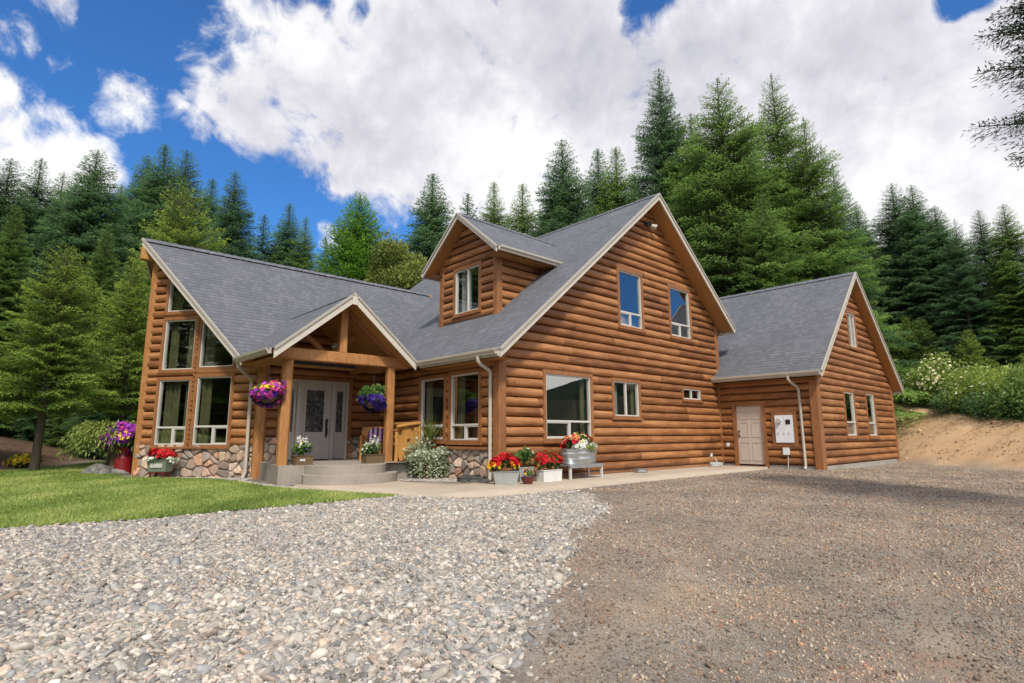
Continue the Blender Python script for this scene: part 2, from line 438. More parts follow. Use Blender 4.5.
def stone_wall(name, O, U, N, u0, u1, z0, z1, parent, seed=0, cell=.22):
    O, U, N = wall_frame(O, U, N); rng = np.random.default_rng(seed)
    W, H = u1 - u0, z1 - z0; st = .017
    nu, nz = max(2, int(W / st)), max(2, int(H / st))
    gx = int(W / cell) + 4; gy = int(H / cell * 1.15) + 4
    px, py = np.meshgrid((np.arange(gx) - 1) * cell, (np.arange(gy) - 1) * cell / 1.15)
    px = px + rng.uniform(-.48, .48, px.shape) * cell; py = py + rng.uniform(-.48, .48, py.shape) * cell
    S = np.stack([px.ravel(), py.ravel()], 1); keep = rng.random(len(S)) > .12; S = S[keep]
    uu, zz = np.meshgrid(np.linspace(0, W, nu), np.linspace(0, H, nz)); P = np.stack([uu.ravel(), zz.ravel()], 1)
    D = np.hypot(P[:, None, 0] - S[None, :, 0], (P[:, None, 1] - S[None, :, 1]) * 1.1)
    o2 = np.argsort(D, 1)[:, :2]; r_ = np.arange(len(P)); f1 = D[r_, o2[:, 0]]; f2 = D[r_, o2[:, 1]]
    e = np.clip((f2 - f1) / .042, 0, 1); hgt = .012 + .06 * np.sqrt(e) + .045 * rng.random(len(S))[o2[:, 0]] * e
    tilt = rng.uniform(-.15, .15, (len(S), 2)); dl = P - S[o2[:, 0]]; hgt = hgt + (tilt[o2[:, 0]] * dl).sum(1) * e
    base = np.array([(.44, .33, .27), (.36, .29, .25), (.50, .41, .33), (.29, .26, .24), (.46, .30, .22), (.38, .34, .31), (.25, .20, .18), (.52, .44, .38)])
    cc = base[rng.integers(0, len(base), len(S))] * rng.uniform(.72, 1.15, (len(S), 1))
    C = cc[o2[:, 0]] * np.array([1.10, 1.0, .91]) * (.22 + .78 * e[:, None] ** .6)
    On, Un, Nn = np.array(O), np.array(U), np.array(N)
    V = On + Un * (P[:, :1] + u0) + Nn * hgt[:, None] + np.array([0, 0, 1]) * (P[:, 1:] + z0)
    i = np.arange(nu * nz).reshape(nz, nu)
    F = np.stack([i[:-1, :-1].ravel(), i[:-1, 1:].ravel(), i[1:, 1:].ravel(), i[1:, :-1].ravel()], 1)
    me = npmesh(name, V, F, [M['stone']], attr={'Col': C}, smooth=True)
    return link(bpy.data.objects.new(name, me), parent)

def inset(poly, d):
    """shrink (d>0) or grow (d<0) a convex CCW polygon"""
    n = len(poly); out = []
    L = []
    for i in range(n):
        a = Vector(poly[i]); b = Vector(poly[(i + 1) % n]); t = (b - a).normalized(); nn = Vector((-t.y, t.x))
        L.append((a + nn * d, t))
    for i in range(n):
        (p, r_), (q, s2) = L[i - 1], L[i]
        cr = r_.x * s2.y - r_.y * s2.x; t = ((q - p).x * s2.y - (q - p).y * s2.x) / cr
        out.append(tuple(p + r_ * t))
    return out
def ring(mb, O, U, N, outer, inner, d0, d1):
    P = lambda q, d: O + U * q[0] + N * d + Vector((0, 0, q[1]))
    n = len(outer)
    for i in range(n):
        j = (i + 1) % n
        a, b, c, d = outer[i], outer[j], inner[j], inner[i]
        mb.poly([P(a, d1), P(b, d1), P(c, d1), P(d, d1)]); mb.poly([P(d, d0), P(c, d0), P(b, d0), P(a, d0)])
        mb.poly([P(a, d0), P(b, d0), P(b, d1), P(a, d1)]); mb.poly([P(c, d0), P(d, d0), P(d, d1), P(c, d1)])
def rect(a, b, c, d): return [(a, c), (b, c), (b, d), (a, d)]
def wbox(mb, O, U, N, u0, u1, z0, z1, d0, d1):
    mb.box(O + U * (u0 + u1) / 2 + N * (d0 + d1) / 2 + Vector((0, 0, (z0 + z1) / 2)), (u1 - u0, d1 - d0, z1 - z0), U, N, (0, 0, 1))
def window(O, U, N, poly, parent, tw=.095, fw_=.034, rail=None, split=None, low_split=None, curtain=None, sill=True):
    """poly = outer edge of the white frame, CCW in (u,z)"""
    O, U, N = wall_frame(O, U, N)
    fr = MB(); inn = inset(poly, fw_); ring(fr, O, U, N, poly, inn, -.02, .075)
    us = [p[0] for p in inn]; zs = [p[1] for p in inn]; u0, u1, z0, z1 = min(us), max(us), min(zs), max(zs)
    if rail: wbox(fr, O, U, N, u0, u1, rail - .024, rail + .024, -.005, .068)
    if split: wbox(fr, O, U, N, split - .024, split + .024, z0, z1, 0.0, .066)
    if low_split: wbox(fr, O, U, N, low_split - .024, low_split + .024, z0, rail - .03, 0.0, .064)
    w = fr.build('window', M['white'], parent)
    if low_split:
        e = MB(); ring(e, O, U, N, rect(u0, low_split - .03, z0, rail - .03), inset(rect(u0, low_split - .03, z0, rail - .03), .022), .0, .06)
        e.build('sash', M['white'], w)
    t = MB(); out = inset(poly, -tw); ring(t, O, U, N, out, inset(poly, .002), -.03, .098)
    if sill:
        uo = [p[0] for p in out]; zo = min(p[1] for p in out); wbox(t, O, U, N, min(uo) - .03, max(uo) + .03, zo - .015, zo + .035, -.02, .135)
    t.build('trim', M['trim'], w)
    g = MB(); P = lambda q: O + U * q[0] + N * .03 + Vector((0, 0, q[1])); g.poly([P(q) for q in inn], inn)
    g.build('pane', M['glass'], w)
    if curtain:
        for (ca, cb_, mat) in curtain:
            c = MB(); nseg = int((cb_ - ca) / .025) + 2; prev = None
            zt = z1
            for i in range(nseg + 1):
                uu = ca + (cb_ - ca) * i / nseg; dd = -.11 + .04 * math.sin(uu * 42) + .02 * math.sin(uu * 17 + 1)
                top = z1
                # clip by slanted heads
                for k in range(len(inn)):
                    a, b = inn[k], inn[(k + 1) % len(inn)]
                    if abs(a[0] - b[0]) > 1e-3 and min(a[0], b[0]) - 1e-6 <= uu <= max(a[0], b[0]) + 1e-6:
                        zz = a[1] + (b[1] - a[1]) * (uu - a[0]) / (b[0] - a[0])
                        if b[0] < a[0]: top = zz
                cur = (O + U * uu + N * dd + Vector((0, 0, z0 - .1)), O + U * uu + N * dd + Vector((0, 0, top + .05)))
                if prev: c.poly([prev[0], cur[0], cur[1], prev[1]])
                prev = cur
            c.build('curtain', M[mat], w, smooth=True)
    return w

# ------------------------------------------------------------------ the log house
house = empty('log_house', (0, 0, 0), 'large orange brown log house with grey shingle roofs, dormer, porch and garage wing', 'house')
W_, HE, PX, HP = 10.219, 2.909, 6.134, 8.491
SL = (HP - HE) / (PX + .483)
SR = .836
X, Y, Z = Vector((1, 0, 0)), Vector((0, 1, 0)), Vector((0, 0, 1))
TH = .19
# --- main block
big = rect(1.44, 3.15, .93, 2.53); small = rect(4.17, 5.34, 1.54, 2.51)
tiny = rect(7.79, 8.87, 2.15, 2.50); ua = rect(4.58, 5.67, 4.16, 5.82); ub = rect(7.28, 8.45, 4.17, 5.78)
grow = lambda q: inset(q, -.02)
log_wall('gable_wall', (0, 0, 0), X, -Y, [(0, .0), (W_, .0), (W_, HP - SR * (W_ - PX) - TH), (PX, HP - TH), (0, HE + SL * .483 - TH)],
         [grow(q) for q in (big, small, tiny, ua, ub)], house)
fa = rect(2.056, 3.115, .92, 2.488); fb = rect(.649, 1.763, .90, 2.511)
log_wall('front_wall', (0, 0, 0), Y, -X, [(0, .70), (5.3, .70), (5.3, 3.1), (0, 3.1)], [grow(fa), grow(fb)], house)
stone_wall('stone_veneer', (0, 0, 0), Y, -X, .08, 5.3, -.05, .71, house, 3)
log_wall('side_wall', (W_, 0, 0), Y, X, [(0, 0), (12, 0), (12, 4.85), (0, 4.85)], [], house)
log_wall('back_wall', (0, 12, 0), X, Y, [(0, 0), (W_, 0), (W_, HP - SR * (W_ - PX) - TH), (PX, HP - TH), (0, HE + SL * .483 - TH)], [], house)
window((0, 0, 0), X, -Y, big, house, rail=1.36, low_split=2.33, curtain=[(2.9, 3.1, 'curtain'), (1.44, 2.3, 'grey_curtain')][:1])
window((0, 0, 0), X, -Y, small, house, tw=.09, split=4.75, curtain=[(4.2, 4.5, 'grey_curtain'), (5.15, 5.3, 'curtain')])
window((0, 0, 0), X, -Y, tiny, house, tw=.07, fw_=.045, split=8.33)
window((0, 0, 0), X, -Y, ua, house, rail=4.58, low_split=5.12)
window((0, 0, 0), X, -Y, ub, house, rail=4.60, low_split=7.86, curtain=[(7.3, 7.5, 'grey_curtain')])
# on walls seen with u running away from the viewer the order of the corners is mirrored
def winY(poly, **k): return window((0, 0, 0), Y, -X, poly, house, **k)
winY(fb, rail=1.27, low_split=1.2, curtain=[(1.42, 1.70, 'curtain')]); winY(fa, rail=1.27, low_split=2.6, curtain=[(2.85, 3.05, 'curtain')])
mb = MB(); wbox(mb, Vector((0, 0, 0)), Y, -X, .1, 3.5, .69, .75, -.02, .15); mb.build('stone_ledge', M['trim'], house)
# --- wing with the prow
A = Vector((-3.496, 5.298, 0)); T = Vector((-5.56, 8.244, 0)); UP = (T - A).normalized(); NP = Vector((UP.y, -UP.x, 0)); NP = NP if NP.x < 0 else -NP
PL = (T - A).length
WS = (6.461 - 2.906) / (8.244 - 4.906)
hz = lambda t: 2.906 + WS * (A.y + UP.y * t - 4.906) - TH
# CCW in (u,z) as required by inset: list bottom-left first
w1 = rect(2.12, 3.07, .80, 2.50); w2 = rect(.85, 1.89, .80, 2.56)
w1b = rect(2.09, 3.06, 2.78, 4.14); w2b = [(.85, 2.82), (1.89, 2.82), (1.89, 4.16), (.85, 3.12)]
wt = [(2.07, 4.38), (3.05, 4.38), (3.05, 5.34), (2.07, 4.42)]
log_wall('prow_wall', A, UP, NP, [(0, .78), (PL, .78), (PL, hz(PL)), (0, hz(0))], [grow(q) for q in (w1, w2, w1b, w2b, wt)], house)
stone_wall('stone_veneer', A, UP, NP, 0, PL, -.05, .80, house, 5, .235)
for q, rl, cu in ((w1, 1.25, [(2.55, 3.0, 'curtain'), (2.15, 2.4, 'curtain')]), (w2, 1.27, [(1.62, 1.84, 'curtain')]), (w1b, None, [(2.75, 3.0, 'curtain'), (2.2, 2.5, 'curtain')]), (w2b, None, [(1.62, 1.84, 'curtain')]), (wt, None, [(2.8, 3.0, 'curtain')])):
    window(A, UP, NP, q, house, tw=.085, fw_=.032, rail=rl, low_split=(sum((q[0][0], q[1][0])) / 2 - .05) if rl else None, curtain=cu, sill=(q in (w1, w2)))
mb = MB()
for i in range(28):  # the row of small blocks carved on the mullion between the prow windows
    zz = .95 + i * .125
    if zz < 4.3: wbox(mb, A, UP, NP, 1.965, 2.02, zz, zz + .085, .09, .112)
mb.build('mullion_blocks', M['trim'], house)
A2 = Vector((-3.496, 11.19, 0)); T2 = T; U2 = (A2 - T2).normalized()
log_wall('back_prow_wall', T2, U2, Vector((-U2.y, U2.x, 0)) * (1 if -U2.y < 0 else -1), [(0, 0), (PL, 0), (PL, hz(0)), (0, hz(PL))], [], house)
dr0, dr1, dz0, dz1 = -2.495, -1.635, .375, 2.42
log_wall('entry_wall', (0, 5.298, 0), X, -Y, [(-3.496, .98), (0, .98), (0, 3.0), (-.9, 3.0), (-2.41, 4.22), (-3.496, 3.25)], [rect(-3.0, -1.13, .981, dz1 + .1)], house)
stone_wall('stone_veneer', (0, 5.298, 0), X, -Y, -3.496, -3.0, -.05, .99, house, 7)
stone_wall('stone_veneer', (0, 5.298, 0), X, -Y, -1.13, 0, .3, .99, house, 8)
log_wall('back_wing_wall', (0, 11.19, 0), X, Y, [(-3.496, 0), (0, 0), (0, 3.1), (-3.496, 3.1)], [], house)
# --- garage wing
RX, RY, RXE = 10.219, -3.186, 18.261
RS = (6.842 - 2.94) / (14.104 - 9.812); RS2 = (6.842 - 2.847) / (18.684 - 14.104)
wa = rect(12.60, 13.53, .97, 2.45); wb = rect(14.93, 15.80, .96, 2.49); wc = rect(13.73, 14.50, 4.12, 5.36)
log_wall('garage_gable_wall', (0, RY, 0), X, -Y, [(RX, .05), (RXE, .05), (RXE, 6.842 - RS2 * (RXE - 14.104) - TH), (14.104, 6.842 - TH), (RX, 2.94 + RS * .407 - TH)], [grow(q) for q in (wa, wb, wc)], house)
window((0, RY, 0), X, -Y, wa, house, tw=.09, fw_=.05, rail=1.42, curtain=[(12.6, 12.8, 'curtain')]); window((0, RY, 0), X, -Y, wb, house, tw=.09, fw_=.05, rail=1.42)
window((0, RY, 0), X, -Y, wc, house, tw=.08, fw_=.05, split=14.13, curtain=[(13.8, 14.0, 'grey_curtain')])
log_wall('garage_door_wall', (RX, 0, 0), Y, -X, [(RY, .05), (0, .05), (0, 3.08), (RY, 3.08)], [rect(-1.53, -.635, .051, 2.0)], house)
log_wall('garage_side_wall', (RXE, 0, 0), Y, X, [(RY, -.1), (9, -.1), (9, 2.95), (RY, 2.95)], [], house)
log_wall('garage_back_wall', (0, 9, 0), X, Y, [(RX, 0), (RXE, 0), (RXE, 2.95), (14.104, 6.6), (RX, 3.0)], [], house)
# --- dormer
DX, DY0, DY1, DP, DPZ, DE = 1.14, 1.377, 3.858, 2.60, 7.314, 5.909
DS = (DPZ - DE) / (DP - .884)
rz = lambda x: HE + SL * (x + .483)
dw = rect(2.079, 3.173, 4.47, 5.755)
log_wall('dormer_front_wall', (DX, 0, 0), Y, -X, [(DY0, rz(DX) - .05), (DY1, rz(DX) - .05), (DY1, DE + DS * .48 - TH), (DP, DPZ - TH), (DY0, DE + DS * .48 - TH)], [grow(dw)], house)
window((DX, 0, 0), Y, -X, dw, house, tw=.09, split=2.60, curtain=[(2.66, 3.12, 'grey_curtain')])
zt = DE + DS * .49 - TH
for yy, nn in ((DY0, -Y), (DY1, Y)):
    log_wall('dormer_side_wall', (0, yy, 0), X, nn, [(DX, rz(DX) - .05), (DX + (zt - rz(DX)) / SL, zt), (DX, zt)], [], house)

# --- posts and corner boards
def post(name, P, Q, w, mat='post', bev=.02, parent=house, X_=None):
    mb = MB(); mb.bar(P, Q, w, w, X_, bev); return mb.build(name, M[mat], parent)
post('corner_post', (-.0, .0, -.04), (0, 0, 3.12), .23, 'trim', .015)
post('corner_post', (W_ - .02, -.0, 3.05), (W_ - .02, 0, 4.8), .2, 'trim', .015)
post('corner_post', (A.x, A.y - .03, -.05), (A.x, A.y - .03, 3.1), .26, 'post', .07)
post('corner_post', (T.x, T.y, -.05), (T.x, T.y, 6.2), .2, 'post', .03, X_=UP)
post('corner_post', (RX, RY, -.06), (RX, RY, 3.1), .26, 'trim', .015)
post('corner_post', (RX - .06, -.06, .05), (RX - .06, -.06, 2.9), .1, 'trim', .01)
post('corner_post', (RXE, RY, .03), (RXE, RY, 2.95), .2, 'trim', .01)
for yy in (DY0, DY1): post('corner_post', (DX, yy, rz(DX) - .1), (DX, yy, DE + .15), .19, 'trim', .015)
mb = MB(); mb.bar((-6.0, 8.244, 6.02), (-5.2, 8.244, 6.02), .22, .34, Y, .02); mb.build('ridge_beam', M['honey'], house)
mb = MB()
for O_, a, b, z0, z1 in (((0, 0, 0), 0, W_, -.14, .07),):
    wbox(mb, Vector((0, 0, 0)), X, -Y, .13, W_ - .05, -.2, .068, -.1, .03)
wbox(mb, Vector((RX, 0, 0)), Y, -X, RY + .14, -.05, -.2, .048, -.1, .03); wbox(mb, Vector((0, RY, 0)), X, -Y, RX + .14, RXE + .03, -.35, .048, -.1, .04)
mb.build('foundation', M['found'], house)
# interior: floors and partition so that the windows look into a room
mb = MB(); mb.box((5, 6, .25), (9.9, 11.6, .1)); mb.box((5, 6, 2.75), (9.9, 11.6, .1)); mb.prism([(-3.3, 5.5, .2), (0, 5.5, .2), (0, 11, .2), (-3.3, 11, .2), (-5.2, 8.24, .2)], [(-3.3, 5.5, .3), (0, 5.5, .3), (0, 11, .3), (-3.3, 11, .3), (-5.2, 8.24, .3)]); mb.box((14.2, 3, .0), (7.9, 11.8, .06))
mb.build('floor', M['dark'], house)
mb = MB(); mb.prism([(.4, 3.6, .3), (9.9, 3.6, .3), (9.9, 3.6, 4.7), (PX, 3.6, 7.9), (.4, 3.6, 3.2)], [(.4, 3.7, .3), (9.9, 3.7, .3), (9.9, 3.7, 4.7), (PX, 3.7, 7.9), (.4, 3.7, 3.2)]); mb.box((3.0, 2, 1.5), (.1, 3.3, 2.4)); mb.box((-.1, 8.2, 1.6), (.1, 5.4, 2.7)); mb.box((14.2, 0.5, 2), (7.8, .1, 3.6)); mb.build('partition', M['dark'], house)

# --- roofs
def roof(name, pts, eave_a, eave_b, mat='shingle'):
    """pts: planar loop; thin shingle sheet over a wood deck"""
    pts = [Vector(p) for p in pts]; n = (pts[1] - pts[0]).cross(pts[2] - pts[0]).normalized()
    if n.z < 0: pts = pts[::-1]; n = -n
    e = (Vector(eave_b) - Vector(eave_a)).normalized(); s = n.cross(e); s = s if s.z > 0 else -s
    mb = MB(); O_ = Vector(eave_a); uvs = [((p - O_).dot(e), (p - O_).dot(s)) for p in pts]
    mb.poly(pts, uvs)
    lo = [p - n * .03 for p in pts]
    for i in range(len(pts)):
        j = (i + 1) % len(pts); mb.poly([pts[j], pts[i], lo[i], lo[j]], [uvs[j], uvs[i], uvs[i], uvs[j]])
    r_ = mb.build(name, M['shingle'], house)
    mb = MB(); a = [p - n * .032 for p in pts]; b = [p - n * .13 for p in pts]
    mb.prism(b, a); mb.build('soffit', M['soffit'], r_)
    return r_
def fascia(P, Q, out, parent=house, h=.17, drop=.0):
    """painted barge board and drip edge hung under the line P-Q"""
    P, Q, out = Vector(P), Vector(Q), Vector(out).normalized()
    mb = MB(); z0 = Vector((0, 0, -.035)); z1 = Vector((0, 0, -.035 - h))
    a = [P + z0, Q + z0, Q + z1, P + z1]; mb.prism([p + out * .005 for p in a], [p + out * .045 for p in a])
    o = mb.build('fascia', M['fascia'], parent)
    mb = MB(); a = [P + Vector((0, 0, .012)), Q + Vector((0, 0, .012)), Q + Vector((0, 0, -.055)), P + Vector((0, 0, -.055))]
    mb.prism([p + out * .008 for p in a], [p + out * .075 for p in a]); mb.build('drip_edge', M['fascia2'], o)
def gutter(P, Q, out, parent=house):
    P, Q, out = Vector(P), Vector(Q), Vector(out).normalized()
    prof = [(0, -.01), (0, -.13), (.07, -.135), (.085, -.09), (.12, -.055), (.125, -.005), (.11, -.005), (.10, -.045), (.07, -.08), (.02, -.10), (.015, -.01)]
    f = lambda B: [B + out * x + Vector((0, 0, z)) for x, z in prof]
    mb = MB(); a, b = f(P), f(Q)
    mb.prism(a, b); mb.build('gutter', M['gutter'], parent)
G0, G1 = -.548, 12.5
L0 = (-.483, G0, HE); L1 = (-.483, G1, HE); K0 = (PX, G0, HP); K1 = (PX, G1, HP)
XR_ = 10.60; ZR_ = HP - SR * (XR_ - PX)
roof('main_roof', [L0, L1, K1, K0], L0, L1)
roof('main_roof', [(XR_, G0, ZR_), (XR_, G1, ZR_), K1, K0], (XR_, G0, ZR_), (XR_, G1, ZR_))
fascia(L0, K0, -Y); fascia(K0, (XR_, G0, ZR_), -Y)
fascia((XR_, G0, ZR_), (XR_, G1, ZR_), X); fascia((-.483, G0, HE), (-.483, 2.55, HE), -X, h=.14)
gutter((-.53, G0, HE), (-.53, 2.6, HE), -X); gutter((XR_ + .05, G0, ZR_), (XR_ + .05, 6, ZR_), X)
mb = MB(); mb.poly([(-.47, G0 + .05, HE - .19), (-.47, 2.6, HE - .19), (0, 2.6, HE - .19), (0, G0 + .05, HE - .19)]); mb.build('soffit', M['soffit'], house)
E0 = (-4.136, 4.906, 2.906); E1 = (-5.95, 8.244, 6.461); V0 = (-.35, 4.906, 2.906); V1 = (3.80, 8.244, 6.461)
roof('wing_roof', [E0, V0, V1, E1], E0, V0)
B0 = (-4.136, 11.582, 2.906); BV = (-.35, 11.582, 2.906)
roof('wing_roof', [B0, BV, V1, E1], B0, BV)
od = Vector((-(Vector(E1) - Vector(E0)).y, (Vector(E1) - Vector(E0)).x, 0)).normalized()
fascia(E0, E1, od if od.x < 0 else -od); fascia(E1, B0, (-1, .5, 0))
# porch roof
PG, PB, PE0, PE1, PXC, PZ = 2.60, 6.42, -4.213, -.62, -2.40, 4.42
pa, pb = (PE0, PG, HE), (PE1, PG, HE); pk, pk2 = (PXC, PG, PZ), (PXC, PB, PZ)
PS = (PZ - HE) / (PXC - PE0)
roof('porch_roof', [pa, (PE0, 4.93, HE), pk2, pk], pa, (PE0, 4.93, HE))
roof('porch_roof', [(PE1 + .05, PG, HE - .04), (PE1 + .05, 4.95, HE - .04), pk2, pk], (PE1 + .05, PG, HE - .04), (PE1 + .05, 4.95, HE - .04))
fascia(pa, pk, -Y, h=.2); fascia(pk, pb, -Y, h=.2); gutter((PE0 - .04, PG + .02, HE + .0), (PE0 - .04, 4.86, HE + .0), -X)
mb = MB(); mb.box((PXC, PG - .055, PZ - .17), (.14, .04, .24)); mb.build('gable_keystone', M['fascia'], house)
mb = MB(); mb.poly([(PE0 + .02, PG + .05, HE - .18), (PE0 + .02, 4.9, HE - .18), (PE0 + .55, 4.9, HE - .18), (PE0 + .55, PG + .05, HE - .18)]); mb.build('soffit', M['soffit'], house)
# garage roof
g0, g1 = (9.812, RY - .36, 2.94), (9.812, -.03, 2.94); gk0, gk1 = (14.104, RY - .36, 6.842), (14.104, 9.5, 6.842)
roof('garage_roof', [g0, (9.812, 0.0, 2.94), (10.25, 0, 2.94 + RS * .438), (10.25, 9.5, 2.94 + RS * .438), gk1, gk0], g0, g1)
ge0, ge1 = (18.684, RY - .36, 2.847), (18.684, 9.5, 2.847)
roof('garage_roof', [ge0, ge1, gk1, gk0], ge0, ge1)
fascia(g0, gk0, -Y); fascia(gk0, ge0, -Y); fascia(ge0, ge1, X); fascia(g0, g1, -X, h=.12)
gutter((9.765, RY - .36, 2.94), (9.765, -.06, 2.94), -X); gutter((18.74, RY - .36, 2.847), (18.74, 3, 2.847), X)
mb = MB(); mb.poly([(9.83, RY - .3, 2.75), (9.83, -.07, 2.75), (RX, -.07, 2.75), (RX, RY - .3, 2.75)]); mb.build('soffit', M['soffit'], house)
# dormer roof
dx0 = .70
xr = lambda z: (z - HE) / SL - .483
for yy in (.884, 4.316):
    roof('dormer_roof', [(dx0, yy, DE), (xr(DE) + .12, yy, DE), (xr(DPZ) + .12, DP, DPZ), (dx0, DP, DPZ)], (dx0, yy, DE), (xr(DE), yy, DE))
    fascia((dx0, yy, DE), (dx0, DP, DPZ), -X, h=.13)
    s = -1 if yy < 2 else 1
    gutter((dx0, yy + s * .03, DE), (xr(DE) + .05, yy + s * .03, DE), (0, s, 0))
    mb = MB(); y2 = yy - s * .5; mb.poly([(dx0 + .02, yy, DE - .15), (xr(DE) - .1, yy, DE - .15), (xr(DE) - .1, y2, DE - .13), (dx0 + .02, y2, DE - .13)]); mb.build('soffit', M['soffit'], house)
# ridge caps
def ridge(P, Q):
    P, Q = Vector(P), Vector(Q); t = (Q - P).normalized(); sd = t.cross(Z).normalized(); n_ = int((Q - P).length / .2); mb = MB()
    for i in range(n_):
        a = P + t * (i * .2); b = P + t * (i * .2 + .22); l = .008 + .004 * (i % 2)
        for s in (-1, 1):
            mb.poly([a + Z * l, b + Z * (l + .014), b + sd * s * .15 - Z * (.115 - l), a + sd * s * .15 - Z * (.125 - l)], [(i * .3, 0), (i * .3 + .2, 0), (i * .3 + .2, .14), (i * .3, .14)])
    mb.build('ridge_cap', M['shingle'], house)
ridge((PX, G0, HP + .01), (PX, G1, HP + .01)); ridge((-5.95, 8.244, 6.475), (3.6, 8.244, 6.475)); ridge((PXC, PG, PZ + .01), (PXC, PB - .1, PZ + .01))
ridge((14.104, RY - .36, 6.855), (14.104, 9.5, 6.855)); ridge((dx0, DP, DPZ + .01), (xr(DPZ), DP, DPZ + .01))
# downspouts
def spout(pts):
    mb = MB(); mb.tube(pts, .042, 8); mb.build('downspout', M['gutter'], house, smooth=True)
spout([(-.60, .06, 2.78), (-.60, .06, 2.68), (-.52, .06, 2.60), (-.24, .10, 2.50), (-.17, .12, 2.42), (-.16, .14, 2.3), (-.16, .14, .1), (-.2, .12, -.02)])
spout([(-4.28, 4.78, 2.80), (-4.26, 4.80, 2.68), (-4.1, 4.9, 2.58), (-3.84, 5.16, 2.46), (-3.78, 5.26, 2.36), (-3.77, 5.28, .12), (-3.86, 5.2, -.02)])
spout([(9.70, -2.62, 2.83), (9.70, -2.62, 2.72), (9.80, -2.66, 2.62), (10.02, -2.74, 2.50), (10.09, -2.76, 2.4), (10.09, -2.78, .05), (10.02, -2.78, -.04)])
# --- porch
slab = MB()
def arc(cx, cy, r0, a0, a1, n=20): return [(cx + r0 * math.cos(R(a0 + (a1 - a0) * i / n)), cy + r0 * math.sin(R(a0 + (a1 - a0) * i / n))) for i in range(n + 1)]
foot = [(-3.46, 5.26), (-3.86, 2.86), (-3.80, 2.78)] + [(-2.42 + (x + 2.42) * .86, 2.75 + (y - 2.75) * .98) for x, y in arc(-2.42, 2.75, 1.1, 184, 343)] + [(-1.60, 2.42), (-.02, 2.42), (-.02, 5.26)]
slab.prism([(x, y, -.15) for x, y in foot], [(x, y, .372) for x, y in foot]); sl = slab.build('porch_slab', M['concrete'], house)
mb = MB(); foot = [(-3.3, 3.0)] + [(-2.42 + (x + 2.42) * .84, y) for x, y in [(q_[0], 2.75 + (q_[1] - 2.75) * (1.0 - .10 * math.cos((q_[0] + 2.42) * 1.1))) for q_ in arc(-2.42, 2.75, 1.42, 200, 345)]] + [(-1.5, 3.0)]
mb.prism([(x, y, -.15) for x, y in foot], [(x, y, .185) for x, y in foot]); mb.build('step', M['concrete'], sl)
for x in (-3.70, -1.04): 
    mb = MB(); mb.bar((x, 3.11, .372), (x, 3.11, 2.75), .22, .22, X, .05); mb.build('porch_post', M['post'], house)
mb = MB(); mb.bar((-3.99, 3.11, 2.885), (-.58, 3.11, 2.885), .2, .27, Y, .02); mb.build('porch_beam', M['post'], house)
mb = MB(); mb.bar((PXC, 3.11, 3.02), (PXC, 3.11, 4.22), .19, .19, X, .02); mb.build('king_post', M['post'], house)
for s in (-1, 1):
    mb = MB(); mb.bar((PXC + s * .02, 3.9, 3.05), (PXC + s * .75, 3.9, 3.62), .09, .12, Y, .01); mb.build('truss_strut', M['post'], house)
    mb = MB(); mb.bar((PXC + s * 1.62, 3.14, HE - .03), (PXC, 3.14, PZ - .24), .12, .14, Y, .01); mb.build('truss_rafter', M['trim'], house)
mb = MB(); mb.bar((-3.8, 3.9, 2.95), (-1.0, 3.9, 2.95), .12, .14, Y, .01); mb.build('truss_tie', M['trim'], house)
for x in (-3.7, -1.04):
    mb = MB(); mb.bar((x, 3.21, 2.86), (x, 5.25, 2.86), .16, .2, X, .01); mb.build('porch_side_beam', M['post'], house)
# entry door
O_ = Vector((0, 5.298, 0))
fr = MB(); ring(fr, O_, X, -Y, rect(-2.99, -1.14, dz0, dz1 + .09), rect(-2.93, -1.20, dz0 + .001, dz1 + .03), -.08, .10)
for u in (-2.545, -1.585): wbox(fr, O_, X, -Y, u - .045, u + .045, dz0, dz1 + .03, -.06, .085)
frame = fr.build('door_frame', M['doorframe'], house)
tr = MB(); ring(tr, O_, X, -Y, rect(-3.10, -1.03, dz0, dz1 + .19), rect(-2.992, -1.138, dz0 + .001, dz1 + .092), -.03, .105); tr.build('trim', M['trim'], frame)
def door_leaf(u0, u1, name, gl, parent):
    d = MB(); wbox(d, O_, X, -Y, u0, u1, dz0 + .02, dz1 + .03, -.03, .02)
    a, b = gl; zt_ = dz1 - .17
    ring(d, O_, X, -Y, rect(a - .05, b + .05, 1.07, zt_ + .05), rect(a, b, 1.12, zt_), .02, .045)
    ring(d, O_, X, -Y, rect(a - .02, b + .02, .56, .93), rect(a + .03, b - .03, .61, .88), .02, .035)
    o = d.build(name, M['door'], parent)
    g = MB(); wbox(g, O_, X, -Y, a, b, 1.12, zt_, .021, .030); g.build('leaded_pane', M['leaded'], o)
    return o
dleaf = door_leaf(dr0, dr1, 'entry_door', (-2.33, -1.83), house)
door_leaf(-1.54, -1.20, 'sidelight', (-1.47, -1.28), house); door_leaf(-2.93, -2.59, 'sidelight', (-2.86, -2.67), house)
h = MB(); wbox(h, O_, X, -Y, -1.755, -1.70, 1.30, 1.42, .02, .045); h.lathe((-1.727, 5.25, 1.44), [(.001, -.03), (.03, -.03), (.03, .03), (.001, .03)], 12)
h.tube([(-1.727, 5.26, 1.27), (-1.727, 5.20, 1.22), (-1.727, 5.20, 1.08), (-1.727, 5.25, 1.0)], .014, 8)
wbox(h, O_, X, -Y, -1.75, -1.705, .97, 1.30, .02, .035); h.build('handle', M['black'], dleaf)
